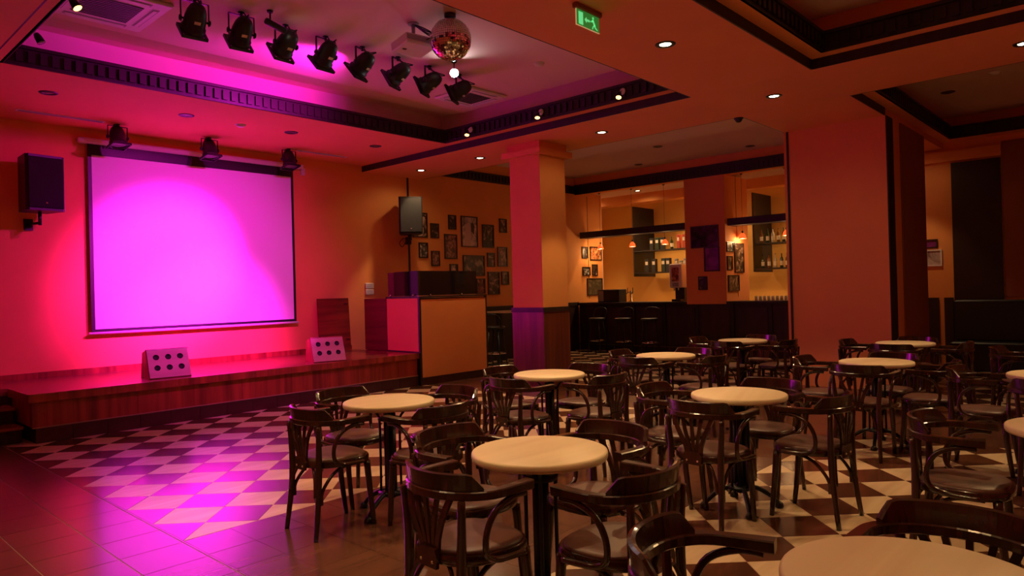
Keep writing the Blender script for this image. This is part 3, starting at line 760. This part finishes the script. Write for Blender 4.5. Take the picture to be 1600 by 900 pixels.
for px, py, lab in ((3.20, 9.72, 'black stage lamp above the screen, left of three'), (4.38, 9.72, 'black stage lamp above the screen, middle of three'), (5.60, 9.72, 'black stage lamp above the screen, right of three')):
    par(px, py, ZL, (0.02, -0.22, -1), lab, 0.17)
spot('magenta_beam', heads[6], (3.92, YW, 1.85), P_MAG*0.85, MAG, 33, 0.9, 0.06)
spot('magenta_beam', heads[5], (4.45, YW, 0.65), P_MAG*0.65, MAG, 37, 1.0, 0.06)
spot('magenta_beam', heads[3], (4.4, YW, 1.0), P_MAG*0.10, MAG, 76, 1.0, 0.08)
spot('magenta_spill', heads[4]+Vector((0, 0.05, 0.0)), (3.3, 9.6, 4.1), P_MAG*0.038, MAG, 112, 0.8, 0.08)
# small projector spot, beamer, mirror ball, pin spot
t = thing('mini_spot', 'small black cylinder spotlight on the ceiling between stage lamps', 'spotlight', (3.30, 6.0, ZC))
MB().lathe([(0.025, -0.02), (0.03, -0.0005)], 10).tube([(0, 0, -0.015), (0, 0, -0.11)], 0.008).build('mount', BLACKM, t)
R = RT('Y', PI/2+0.25, (0.05, 0, -0.13))
MB().lathe([(0.026, -0.10), (0.03, -0.09), (0.03, 0.10), (0.026, 0.105)], 14, R).build('barrel', BLACK, t)
MB().lathe([(0.022, 0.106), (0.0, 0.110)], 12, R, cap=False).build('lens', LAMPW, t)
pj = thing('projector', 'white ceiling projector left of the mirror ball', 'projector', (4.46, 5.34, ZC))
R = Matrix.Translation((0, 0, -0.215)) @ Matrix.Rotation(math.radians(-8), 4, 'Z') @ Matrix.Rotation(math.radians(-5), 4, 'X')
MB().bbox(-0.17, -0.15, -0.05, 0.17, 0.15, 0.05, 0.012, R).build('body', WHITEP, pj)
MB().lathe([(0.04, 0.15), (0.04, 0.175), (0.03, 0.176)], 14, R @ Matrix.Rotation(-PI/2, 4, 'X') @ Matrix.Translation((-0.07, 0, 0))).build('lens_barrel', GREYP, pj)
MB().box(-0.165, -0.153, -0.02, 0.165, -0.1505, 0.03, R).build('connector_panel', GREYP, pj)
MB().box(-0.12, 0.0, -0.053, -0.08, 0.03, -0.0505, R).build('foot_pad', BLACK, pj)
MB().lathe([(0.055, -0.012), (0.055, -0.0005)], 14).tube([(0, 0, -0.01), (0, 0, -0.155)], 0.018).box(-0.08, -0.05, -0.165, 0.08, 0.05, -0.155).build('mount', GREYP, pj)
for k in range(4):
    x0 = 0.02+0.04*k; q = spline([(0.01, 0, -0.01), (0.06+0.03*k, -0.08, -0.05-0.02*k), (0.12+0.02*k, -0.16, -0.12), (x0, -0.17, -0.2)], 5)
    MB().tube(q, 0.006, 6).build('cable', BLACK, pj)
mbx = thing('mirror_ball', 'mirror ball hanging below the raised ceiling', 'mirror ball', (4.563, 4.917, ZC))
MB().lathe([(0.045, -0.045), (0.055, -0.03), (0.055, -0.0005)], 16).tube([(0, 0, -0.04), (0, 0, -0.05)], 0.01).build('motor', BLACK, mbx)
b = MB(); NR = 30; rr = 0.199
for j in range(NR):
    t0, t1 = PI*j/NR, PI*(j+1)/NR; nn = max(6, int(60*math.sin((t0+t1)/2)))
    for i in range(nn):
        a0, a1 = 2*PI*i/nn, 2*PI*(i+1)/nn; e = 0.06*(a1-a0); f = 0.06*(t1-t0)
        jx, jy = random.uniform(-.010, .010), random.uniform(-.010, .010)
        vs = []
        for (t_, a_, s1, s2) in ((t0+f, a0+e, -1, -1), (t1-f, a0+e, 1, -1), (t1-f, a1-e, 1, 1), (t0+f, a1-e, -1, 1)):
            r_ = rr*(1+0.004*(s1*jx+s2*jy)/0.010)
            vs.append((r_*math.sin(t_)*math.cos(a_), r_*math.sin(t_)*math.sin(a_), -0.245+r_*math.cos(t_)))
        b.add(vs, [(0, 1, 2, 3)])
fc = b.build('mirror_facets', mat('mirror', (0.82, 0.82, 0.84), 0.05, 1.0), mbx); fc['kind'] = 'stuff'
MB().lathe([(0.1945*math.sin(PI*i/16), -0.245+0.1945*math.cos(PI*i/16)) for i in range(17)], 32, cap=False).build('core', BLACK, mbx)
ps = thing('pin_spot', 'bright white pin spot below and behind the mirror ball', 'pin spot', (5.51, 5.89, ZC))
MB().lathe([(0.03, -0.02), (0.035, -0.0005)], 10).tube([(0, 0, -0.015), (0, 0, -0.115)], 0.008).build('mount', BLACKM, ps)
d = (Vector((4.563, 4.917, 3.80))-Vector((5.51, 5.89, 3.95))).normalized(); B = Matrix.Translation((0, 0, -0.15)) @ d.to_track_quat('-Z', 'Y').to_matrix().to_4x4()
MB().lathe([(0.0, 0.09), (0.04, 0.085), (0.05, 0.0), (0.055, -0.05), (0.048, -0.05)], 14, B, cap=False).build('can', BLACK, ps)
MB().lathe([(0.0, -0.056), (0.030, -0.052), (0.048, -0.046)], 14, B, cap=False).build('lens', LAMPP, ps)
# spot lamps clipped on the mouldings
def track(x, y, s, tgt, label, lit=True, power=None, size=80):
    t = thing('moulding_spot', label, 'spotlight', (x, y, 3.80))
    MB().lathe([(0.0, 0.018), (0.03, 0.016), (0.042, 0.0)], 14, RT('Y', s*PI/2, (-s*0.0, 0, 0)), cap=False).build('base', WHITEP, t)
    hd = Vector((s*0.075, 0, -0.055)); MB().tube([(0, 0, 0), (s*0.05, 0, -0.01), hd], 0.009).build('arm', WHITEP, t)
    d = (Vector(tgt)-(Vector((x, y, 3.80))+hd)).normalized(); B = Matrix.Translation(hd) @ d.to_track_quat('-Z', 'Y').to_matrix().to_4x4()
    MB().lathe([(0.0, 0.045), (0.022, 0.04), (0.030, 0.01), (0.034, -0.045)], 14, B, cap=False).build('head', BLACKM, t)
    MB().lathe([(0.0, -0.052), (0.020, -0.048), (0.033, -0.042)], 14, B, cap=False).build('lens', LAMPY if lit else LENSOFF, t)
    if lit: spot('moulding_beam', Vector((x, y, 3.80))+hd+d*0.065, tgt, power or P_TRACK, WARM, size, 0.6, 0.03)
track(7.125, 7.30, -1, (5.5, 6.2, 0), 'lit moulding spotlight at the far corner of the dance-floor ceiling')
track(7.125, 5.96, -1, (5.6, 5.0, 0), 'lit moulding spotlight above the square column')
track(7.125, 4.68, -1, (4.9, 3.9, 0), 'lit moulding spotlight nearest the two beams crossing')
track(1.65, 7.10, 1, (3.4, 6.0, 0), 'unlit moulding spotlight in the top left corner', lit=False)
track(1.65, 6.10, 1, (3.4, 4.2, 0), 'lit moulding spotlight in front of the air conditioner')
track(1.65, 4.75, 1, (3.0, 3.5, 0), 'lit moulding spotlight outside the top left corner')
track(7.125, 0.45, -1, (4.6, 1.5, 0), 'lit moulding spotlight of the near right ceiling recess')
track(7.125, -0.8, -1, (4.6, 0.4, 0), 'lit moulding spotlight of the near right recess, outside the picture')
track(1.65, 1.30, 1, (2.6, 1.3, 0), 'lit moulding spotlight above the camera')
# exit sign
GREEN = mat('exit green', (0.05, 0.45, 0.12), 0.3, emit=(0.08, 0.55, 0.08), es=0.22)
GREENL = mat('exit light green', (0.3, 0.9, 0.5), 0.3, emit=(0.15, 1.0, 0.35), es=0.6)
ex = thing('exit_sign', 'green illuminated exit sign hanging from the orange beam', 'exit sign', (4.39, 3.18, ZB))
MB().bbox(-0.165, -0.022, -0.040, 0.165, 0.022, -0.0005, 0.006).build('housing', BROWN, ex)
pl = MB().box(-0.145, -0.003, -0.160, 0.145, 0.003, -0.040).build('plate', GREEN, ex)
RX = Matrix.Translation((0, -0.0032, 0)) @ Matrix.Rotation(PI/2, 4, 'X')
def glyph(name, pts): MB().prism(pts, 0.0, 0.001, RX).build(name, GREENL, pl)
glyph('door_mark', [(-0.12, -0.150), (-0.065, -0.150), (-0.065, -0.055), (-0.12, -0.055)])
glyph('arrow_mark', [(-0.045, -0.10), (-0.02, -0.078), (-0.02, -0.092), (0.02, -0.092), (0.02, -0.108), (-0.02, -0.108), (-0.02, -0.122)])
glyph('runner_head', [(0.065+0.011*math.cos(a*PI/4), -0.065+0.011*math.sin(a*PI/4)) for a in range(8)])
glyph('runner_body', [(0.052, -0.082), (0.072, -0.078), (0.092, -0.112), (0.074, -0.118)])
glyph('runner_arm', [(0.056, -0.080), (0.050, -0.088), (0.028, -0.094), (0.030, -0.101), (0.056, -0.097), (0.066, -0.084)])
glyph('runner_leg', [(0.078, -0.114), (0.092, -0.110), (0.098, -0.130), (0.122, -0.143), (0.118, -0.150), (0.088, -0.138)])
glyph('runner_leg', [(0.074, -0.116), (0.086, -0.118), (0.068, -0.134), (0.058, -0.152), (0.049, -0.150), (0.058, -0.130)])
MB().box(-0.147, -0.004, -0.165, 0.147, 0.004, -0.1605).box(-0.150, -0.004, -0.165, -0.1455, 0.004, -0.042).build('edge', mat('sign edge', (0.9, 0.8, 0.5), 0.2, emit=(1, .7, .3), es=0.3), ex)
cc = thing('security_camera', 'small dark dome camera at the corner of the bar-side ceiling', 'camera', (8.70, 3.95, ZB))
MB().lathe([(0.0, -0.06), (0.03, -0.052), (0.045, -0.03), (0.05, -0.0005)], 16, cap=False).build('dome', BLACK, cc)
MB().lathe([(0.05, -0.015), (0.06, -0.012), (0.062, -0.0005)], 16, cap=False).build('base', BLACKM, cc)

# ------------------------------------------------------------------ pictures
PR1 = print_mat('dark photo print', [(0.015, 0.010, 0.008), (0.05, 0.025, 0.015), (0.40, 0.26, 0.20)], 7)
PR2 = print_mat('pale photo print', [(0.08, 0.05, 0.05), (0.45, 0.35, 0.34), (0.65, 0.55, 0.52)], 5)
PR3 = print_mat('red photo print', [(0.03, 0.006, 0.006), (0.16, 0.025, 0.02), (0.45, 0.20, 0.14)], 8)
PR4 = print_mat('black and white print', [(0.01, 0.01, 0.01), (0.10, 0.09, 0.085), (0.75, 0.70, 0.66)], 12)
PR5 = print_mat('poster print with purple reflection', [(0.012, 0.004, 0.012), (0.030, 0.006, 0.035), (0.10, 0.02, 0.10)], 4, rough=0.12)  # dark purple tint stands in for magenta screen light reflected in the glass
PR8 = print_mat('magenta print and reflection', [(0.09, 0.006, 0.10), (0.16, 0.010, 0.17), (0.26, 0.03, 0.26)], 3, rough=0.15)  # on the bar pillar the screen's magenta reflection is painted into the colour
PR6 = print_mat('orange photo print', [(0.06, 0.012, 0.008), (0.45, 0.12, 0.04), (0.75, 0.45, 0.20)], 14)
PR7 = print_mat('olive print', [(0.05, 0.04, 0.022), (0.07, 0.055, 0.03), (0.22, 0.15, 0.08)], 6)
def picture(axis, plane, a0, a1, z0, z1, m, label, fw=0.022, fm=None):
    """axis 'x': hangs on a Y plane facing -Y; axis 'y': hangs on an X plane facing -X"""
    L, Hh = (a1-a0)/2, (z1-z0)/2
    rz = 0 if axis == 'x' else -PI/2
    loc = ((a0+a1)/2, plane, (z0+z1)/2) if axis == 'x' else (plane, (a0+a1)/2, (z0+z1)/2)
    t = thing('framed_picture', label, 'picture', loc, rz)
    b = MB()
    b.box(-L, -0.025, -Hh, -L+fw, -0.001, Hh).box(L-fw, -0.025, -Hh, L, -0.001, Hh).box(-L+fw, -0.025, -Hh, L-fw, -0.001, -Hh+fw).box(-L+fw, -0.025, Hh-fw, L-fw, -0.001, Hh)
    b.build('frame', fm or FRAME, t)
    p = MB().box(-L+fw, -0.012, -Hh+fw, L-fw, -0.001, Hh-fw).build('print', m, t)
    return t, p, L-fw, Hh-fw
O = Vector((0, 0, H))
PICS = [
 ('guitar', 'x', 10.2495, 8.408, 8.768, 2.497, 2.970, '1', 'framed guitar photograph half behind the right loudspeaker'),
 ('p', 'x', 10.2495, 8.845, 9.057, 2.499, 2.783, '1', 'small framed dark photograph right of the guitar picture'),
 ('p', 'x', 10.2495, 9.313, 9.519, 2.687, 2.972, '1', 'small framed photograph high between guitar and pale figure pictures'),
 ('figure', 'x', 10.2495, 9.651, 10.110, 2.352, 2.975, '2', 'large framed pale photograph of a standing figure'),
 ('p', 'x', 10.2495, 10.246, 10.588, 2.354, 2.834, '1', 'dark framed photograph right of the pale figure picture'),
 ('p', 'x', 10.2495, 10.771, 10.990, 2.687, 2.981, '1', 'small dark framed photograph high beside the column'),
 ('p', 'x', 10.2495, 9.195, 9.529, 2.104, 2.590, '3', 'framed reddish photograph left of the pale figure picture'),
 ('p', 'x', 10.2495, 8.547, 8.768, 2.111, 2.403, '4', 'small black and white framed photograph below the guitar picture'),
 ('p', 'x', 10.2495, 8.851, 9.063, 1.961, 2.252, '3', 'small framed reddish photograph, second in the lower left'),
 ('face', 'x', 10.2495, 9.321, 9.535, 1.681, 2.004, '1', 'small framed portrait of a face above the black hood'),
 ('p', 'x', 10.2495, 9.680, 10.292, 1.768, 2.186, '1', 'wide dark framed picture below the pale figure picture'),
 ('p', 'x', 10.2495, 10.378, 10.598, 1.954, 2.249, '1', 'small framed photograph right of the wide dark picture'),
 ('p', 'x', 10.2495, 10.687, 10.985, 1.964, 2.379, '3', 'framed red photograph beside the column, middle row'),
 ('p', 'x', 10.2495, 10.041, 10.291, 1.400, 1.715, '3', 'small framed red photograph right of the black hood'),
 ('p', 'x', 10.2495, 10.378, 10.725, 1.378, 1.852, '1', 'tall dark framed photograph in the bottom row of the photo wall'),
 ('p', 'x', 10.2495, 10.788, 11.017, 1.575, 1.862, '1', 'small dark framed photograph in the bottom row beside the column'),
 ('p', 'x', 10.2495, 13.646, 13.872, 2.187, 2.466, '1', 'small framed photograph behind the bar, top left'),
 ('p', 'x', 10.2495, 13.968, 14.442, 2.145, 2.479, '6', 'framed orange picture behind the bar'),
 ('p', 'x', 10.2495, 13.652, 13.956, 1.765, 1.979, '4', 'small framed black and white picture behind the bar'),
 ('p', 'x', 10.2495, 14.037, 14.260, 1.760, 2.045, '1', 'narrow framed photograph behind the bar below the orange picture'),
 ('p', 'x', 10.2495, 13.816, 14.450, 1.281, 1.701, '7', 'square olive framed picture low behind the bar'),
 ('p', 'x', 6.4495, 13.458, 13.771, 2.120, 2.330, '4', 'small black and white picture on the side of the bar pillar'),
 ('p', 'x', 6.4495, 13.466, 13.700, 1.749, 2.037, '1', 'small narrow picture on the side of the bar pillar'),
 ('p', 'x', 6.4495, 13.808, 14.244, 1.697, 2.314, '1', 'tall dark picture on the side of the bar pillar'),
 ('p', 'x', 6.4495, 13.490, 13.992, 1.314, 1.648, '1', 'lowest framed picture on the side of the bar pillar'),
 ('p', 'y', 13.4295, 6.588, 7.213, 2.232, 2.689, '5', 'wide framed poster with painted purple reflection on the bar pillar'),
 ('p', 'y', 13.4295, 6.581, 6.921, 1.735, 2.235, '8', 'upright framed poster with painted magenta reflection on the bar pillar'),
 ('p', 'y', 13.4295, 6.864, 7.066, 1.357, 1.636, '1', 'small dark framed picture low on the bar pillar'),
 ('p', 'y', 13.4495, 2.695, 2.883, 1.969, 2.119, '8', 'dark blue poster on the far right wall'),
 ('white', 'y', 13.4495, 2.636, 2.870, 1.667, 1.945, '2', 'white framed picture on the far right wall'),
]
for nm, ax, pln, a0, a1, z0, z1, m, lab in PICS:
    t, p, L, Hh = picture(ax, pln, a0, a1, z0, z1, {'1': PR1, '2': PR2, '3': PR3, '4': PR4, '5': PR5, '6': PR6, '7': PR7, '8': PR8}[m], lab,
                          fm=WHITEP if nm == 'white' else None)
    RXp = Matrix.Translation((0, -0.0125, 0)) @ Matrix.Rotation(PI/2, 4, 'X')
    if nm == 'guitar':
        pale = mat('guitar print', (0.66, 0.50, 0.40), 0.4)
        MB().prism([(0.10*math.cos(a)*1.0-0.01, -0.10+0.12*math.sin(a)) for a in [2*PI*i/20 for i in range(20)]], 0, 0.0006, RXp).prism([(0.01, 0.02), (0.07, 0.0), (0.13, 0.15), (0.08, 0.17)], 0, 0.0006, RXp).build('guitar_shape', pale, p)
        MB().prism([(0.03*math.cos(a), -0.08+0.035*math.sin(a)) for a in [2*PI*i/12 for i in range(12)]], 0.0006, 0.001, RXp).build('guitar_hole', HOLE, p)
    if nm == 'face':
        MB().prism([(0.055*math.cos(a), 0.0+0.085*math.sin(a)) for a in [2*PI*i/16 for i in range(16)]], 0, 0.0006, RXp).build('face_shape', mat('face print', (0.70, 0.42, 0.34), 0.4), p)
        MB().prism([(-0.04, 0.02), (-0.01, 0.02), (-0.01, 0.035), (-0.04, 0.035)], 0.0006, 0.001, RXp).prism([(0.01, 0.02), (0.04, 0.02), (0.04, 0.035), (0.01, 0.035)], 0.0006, 0.001, RXp).build('eyes', HOLE, p)
    if nm == 'figure':
        MB().prism([(-0.12, -0.30), (0.02, -0.30), (0.05, -0.05), (0.03, 0.12), (-0.02, 0.2), (-0.10, 0.12), (-0.14, -0.05)], 0, 0.0006, RXp).build('figure_shape', mat('figure print', (0.52, 0.36, 0.36), 0.5), p)
        MB().prism([(0.05, 0.02), (0.13, -0.06), (0.14, 0.14), (0.09, 0.2), (0.04, 0.14)], 0, 0.0006, RXp).build('shadow_shape', mat('figure shadow print', (0.05, 0.025, 0.03), 0.5), p)

# ------------------------------------------------------------------ bar
bar = thing('bar_counter', 'long dark bar counter along the far right wall', 'bar counter', (13.6, 7.0, 0))
def bq(name, m, *c): return to_local(box(name, m, *c), bar)
bq('body', BAR, 13.45, 3.92, 0.0, 13.95, 10.21, 1.06)
y = 4.0
while y < 10.1:
    y1 = min(y+0.78, 10.18); bq('front_panel', BAR, 13.432, y+0.06, 0.16, 13.4495, y1-0.06, 0.98); bq('pilaster', DARKT, 13.42, y-0.03, 0.0, 13.4495, y+0.03, 1.0599); y = y1
bq('counter_top', DARKT, 13.36, 7.37, 1.061, 14.0, 10.21, 1.115)
bq('counter_top', DARKT, 13.36, 3.92, 1.061, 14.0, 6.43, 1.115)
bq('kick_rail', mat('dull brass rail', (0.2, 0.13, 0.06), 0.35, 1.0), 13.40, 3.95, 0.13, 13.425, 10.2, 0.155)
bpil = sbox('wall_bar_pillar', SOFF, 13.43, 6.45, 1.0605, 14.5, 7.35, 3.70)
pbox('panel_seam', DARKT, bpil, 13.95, 6.446, 1.2, 13.962, 6.4495, 3.70)
def shelf_beam(y0, y1, label):
    t = tag(box('shelf_beam', DARKT, 13.52, y0, 2.655, 13.84, y1, 2.80), label, 'beam'); return t
shelf_beam(7.36, 10.20, 'dark wooden beam across the left bar opening')
shelf_beam(3.95, 6.44, 'dark wooden beam across the right bar opening')
def pendant(y, label, drop_to=2.40):
    t = thing('pendant_lamp', label, 'pendant lamp', (13.98, y, drop_to))
    MB().lathe([(0.075, 0.0), (0.073, 0.02), (0.060, 0.065), (0.032, 0.10), (0.018, 0.115)], 18, cap=False).build('shade', REDGLASS, t)
    MB().lathe([(0.018, 0.115), (0.018, 0.16), (0.006, 0.165)], 10).build('cap', BLACKM, t)
    MB().tube([(0, 0, 0.16), (0, 0, 3.779-drop_to)], 0.003, 6).build('cord', BLACK, t)
    MB().lathe([(0.02, 1.33), (0.045, 3.779-drop_to-0.0005)], 10).build('ceiling_cup', BLACKM, t)
    MB().lathe([(0.0, 0.0), (0.03, 0.012), (0.05, 0.005), (0.062, 0.008)], 12, cap=False).build('bulb', LAMPY, t)
    bulb('pendant_glow', (13.98, y, drop_to-0.03), 9.0, WARM, 0.05)
for y, lab in ((9.93, 'red glass pendant lamp over the bar, leftmost'), (9.02, 'red glass pendant lamp over the bar, second from left'), (8.16, 'red glass pendant lamp over the bar, left of the bar pillar'),
               (6.45-0.12, 'red glass pendant lamp over the bar, right of the bar pillar'), (5.42, 'red glass pendant lamp over the bar, partly behind the pier')): pendant(y, lab)
downlight(14.55, 9.2, 3.78, True, 'lit downlight in the ceiling behind the bar', 110, 110)
downlight(15.7, 8.0, 3.78, True, 'lit downlight behind the bar above the left shelves', 110, 110)
downlight(15.7, 5.2, 3.78, True, 'lit downlight behind the bar above the right shelves', 110, 110)
downlight(14.9, 10.9, 3.78, True, 'lit downlight in the passage beside the bar', 110, 110)
def shelf_unit(y0, y1, label, zs, panel_y=None):
    t = thing('bar_shelf', label, 'shelf', (15.4, (y0+y1)/2, 0))
    def q(name, m, *c): return to_local(box(name, m, *c), t)
    for z in zs: q('shelf_board', DARKT, 15.2, y0, z-0.03, 15.65, y1, z)
    q('side_panel', BLACK, 15.2, y1, 1.72, 16.19, y1+0.03, 3.50)
    q('side_panel', BLACK, 15.2, y0-0.03, 1.72, 15.65, y0, 3.0)
    return t
shelf_unit(7.05, 9.76, 'dark shelf with glasses and boxes behind the bar, left of the pillar', (2.37, 1.82))
shelf_unit(4.2, 6.62, 'dark shelf with bottles behind the bar, right of the pillar', (2.36, 1.80))
# items
def bottle(x, y, z, m, h, r, label, group):
    t = thing('bottle', label, 'bottle', (x, y, z), random.uniform(0, 6), group)
    MB().lathe([(r*.9, 0.0005), (r, 0.01), (r, h*.58), (r*.8, h*.68), (r*.34, h*.78), (r*.32, h*.96)], 12).build('body', m, t)
    MB().lathe([(r*1.02, h*.16), (r*1.02, h*.46)], 12, cap=False).build('paper_label', PAPER, t)
    MB().lathe([(r*.36, h*.95), (r*.36, h), (0, h)], 10, cap=False).build('cap', BLACK, t)
def jar(x, y, z, h, r, label, group):
    t = thing('glass_jar', label, 'jar', (x, y, z), 0, group)
    MB().lathe([(r*.9, 0.0005), (r, 0.01), (r, h*.8), (r*.9, h*.85)], 12).build('body', GLASSC, t)
    MB().lathe([(r*.95, h*.85), (r*.95, h), (0, h)], 12).build('lid', GREYP, t)
def carton(x, y, z, w_, h, m, label, group):
    t = thing('gift_carton', label, 'carton', (x, y, z), 0, group)
    MB().bbox(-0.05, -w_/2, 0.0005, 0.05, w_/2, h, 0.004).build('box', m, t)
    MB().box(-0.052, -w_*.35, h*.55, -0.0505, w_*.35, h*.8).build('sticker', PAPER, t)
CB = mat('black carton', (0.02, 0.02, 0.02), 0.5); CG = mat('dark green carton', (0.025, 0.04, 0.02), 0.5); CR = mat('red carton', (0.5, 0.06, 0.03), 0.5)
ORDN = ('first', 'second', 'third', 'fourth', 'fifth', 'sixth', 'seventh', 'eighth')
for i, (y, m) in enumerate(((9.45, CB), (9.25, CB), (8.98, CG), (8.85, CB))): carton(15.32, y, 1.82, 0.11, 0.33, m, 'tall dark carton on the lower left bar shelf, %s from left' % ORDN[i], 'dark cartons on the lower left bar shelf')
for i, y in enumerate((8.62, 8.5, 8.38, 8.26, 8.14)): jar(15.3, y, 1.82, 0.30-0.05*(i % 2), 0.05, 'glass jar on the lower left bar shelf, %s from left' % ORDN[i], 'glass jars on the lower left bar shelf')
for i, (y, m) in enumerate(((9.30, CB), (9.14, CG), (9.0, CB))): carton(15.32, y, 2.37, 0.10, 0.30, m, 'dark carton on the upper left bar shelf, %s from left' % ORDN[i], 'dark cartons on the upper left bar shelf')
for i, y in enumerate((8.55, 8.40)): carton(15.32, y, 2.37, 0.08, 0.33, CR, '%s red carton on the upper left bar shelf' % ('left', 'right')[i], 'red cartons on the upper left bar shelf')
for i, (y, m) in enumerate(((8.75, GLASSG), (8.28, GLASSA), (8.16, GLASSG))): bottle(15.32, y, 2.37, m, 0.30, 0.036, 'bottle on the upper left bar shelf, %s from left' % ORDN[i], 'bottles on the upper left bar shelf')
for i, y in enumerate((6.5, 6.36, 6.24, 6.12, 6.0, 5.88)): bottle(15.32, y, 2.36, (GLASSA, GLASSG, GLASSC)[i % 3], 0.31, 0.036, 'bottle on the upper right bar shelf, %s from left' % ORDN[i], 'bottles on the upper right bar shelf')
for i, y in enumerate((6.48, 6.34, 6.2, 6.06, 5.94)): bottle(15.32, y, 1.80, (GLASSG, GLASSA, GLASSC)[i % 3], 0.31, 0.036, 'bottle on the lower right bar shelf, %s from left' % ORDN[i], 'bottles on the lower right bar shelf')
for i in range(8): 
    t = thing('drinking_glass', 'upturned drinking glass on the bar beside the pier, %s from left' % ORDN[i], 'glass', (13.7, 5.95-i*0.085, 1.1155), 0, 'upturned glasses on the bar')
    MB().lathe([(0.036, 0.0005), (0.030, 0.09), (0.0, 0.095)], 12, cap=False).build('bowl', GLASSC, t)
# juice dispenser, tap, oven, back counter
jd = thing('juice_dispenser', 'white drink dispenser with an orange picture on the bar', 'drink dispenser', (13.75, 7.70, 1.1155))
MB().bbox(-0.16, -0.15, 0.30, 0.16, 0.15, 0.82, 0.02).build('body', WHITEP, jd)
MB().box(-0.165, -0.085, 0.44, -0.161, 0.085, 0.74).build('picture_panel', PR6, jd)
MB().box(-0.166, -0.075, 0.33, -0.161, 0.075, 0.41).build('control_panel', GREYP, jd)
MB().box(-0.15, -0.11, 0.001, 0.16, 0.11, 0.05).box(0.02, -0.11, 0.05, 0.16, 0.11, 0.30).build('base', BLACK, jd)
for y in (-0.05, 0.05): MB().tube([(-0.13, y, 0.31), (-0.13, y, 0.24)], 0.014).build('nozzle', CHROME, jd)
tp = thing('beer_tap', 'beer tap with two handles on the bar', 'tap', (13.62, 8.86, 1.1155))
MB().lathe([(0.06, 0.0005), (0.06, 0.015), (0.028, 0.03), (0.028, 0.25), (0.0, 0.27)], 14).build('tower', BRASS, tp)
for y in (-0.07, 0.07): MB().tube([(0, y*.3, 0.22), (-0.03, y, 0.22), (-0.07, y, 0.19)], 0.010).tube([(-0.03, y, 0.22), (-0.04, y, 0.33)], 0.009).build('handle', BLACK, tp)
ov = thing('microwave_oven', 'dark microwave oven on the left end of the bar', 'oven', (13.72, 9.45, 1.1155))
MB().bbox(-0.16, -0.30, 0.0005, 0.16, 0.30, 0.30, 0.012).build('case', BLACK, ov)
MB().box(-0.166, -0.28, 0.03, -0.161, 0.10, 0.27).build('door', GLOSSBLACK, ov)
MB().box(-0.166, 0.13, 0.03, -0.161, 0.28, 0.27).build('control_panel', GREYP, ov)
bcn = thing('back_counter', 'pale back counter behind the bar', 'counter', (15.8, 7.8, 0))
MB().box(-0.35, -3.7, 0.0, 0.39, 1.9, 0.95).build('body', BAR, bcn); MB().box(-0.38, -3.7, 0.951, 0.39, 1.9, 0.99).build('top', WHITEP, bcn)
# bar stools and a high table in the shade
def make_stool():
    t = thing('bar_stool', 'x', 'bar stool')
    MB().lathe([(0.0, 0.735), (0.17, 0.735), (0.185, 0.75), (0.185, 0.77), (0.165, 0.785), (0.0, 0.79)], 20, cap=False).build('seat', mat('black vinyl', (0.02, 0.015, 0.014), 0.4), t)
    for i in range(4):
        a = PI/4+i*PI/2; MB().tube([(0.13*math.cos(a), 0.13*math.sin(a), 0.74), (0.22*math.cos(a), 0.22*math.sin(a), 0.0)], 0.014).build('leg', BLACKM, t)
    q = [(0.187*math.cos(2*PI*i/24), 0.187*math.sin(2*PI*i/24), 0.27) for i in range(25)]
    MB().tube(q, 0.009, 6).build('foot_ring', CHROME, t)
    q = spline([(-0.15, 0.10, 0.77), (-0.17, 0.15, 0.90), (-0.10, 0.18, 1.0), (0.10, 0.18, 1.0), (0.17, 0.15, 0.90), (0.15, 0.10, 0.77)], 4)
    MB().tube(q, 0.010, 6).build('back_hoop', BLACKM, t)
    return t
st0 = make_stool(); f = True
for x, y, rz, lab in ((12.95, 9.35, -1.5, 'dark bar stool at the counter, nearest the photo wall'), (12.95, 8.65, -1.7, 'dark bar stool at the counter, right beside the column'), (12.9, 7.95, -1.4, 'dark bar stool at the counter, third from the photo wall'),
                  (9.55, 9.25, 1.9, 'bar stool with a chrome hoop beside the booth'), (10.35, 8.75, 3.2, 'dark bar stool at the high table behind the column')):
    s_ = st0 if f else copy_tree(st0); f = False
    s_.location = (x, y, 0.0005); s_.rotation_euler = (0, 0, rz); tag(s_, lab, 'bar stool', 'bar stools')
ht = thing('high_table', 'high bar table between the booth and the column', 'high table', (10.30, 9.45, 0.0005))
MB().box(-0.55, -0.32, 1.02, 0.55, 0.32, 1.05).build('table_top', TOPM, ht)
for x in (-0.45, 0.45):
    MB().box(x-0.04, -0.04, 0.02, x+0.04, 0.04, 1.019).build('leg', BLACK, ht); MB().box(x-0.06, -0.28, 0.0, x+0.06, 0.28, 0.02).build('foot', BLACK, ht)
# dark bench block by the right wall
bn = thing('dark_bench', 'black upholstered bench in front of the far right wall', 'bench', (13.1, 1.9, 0))
MB().bbox(-0.25, -0.62, 0.0, 0.28, 0.55, 0.45, 0.02).build('seat', BLACK, bn); MB().bbox(0.12, -0.62, 0.451, 0.28, 0.55, 1.10, 0.02).build('back', BLACK, bn)
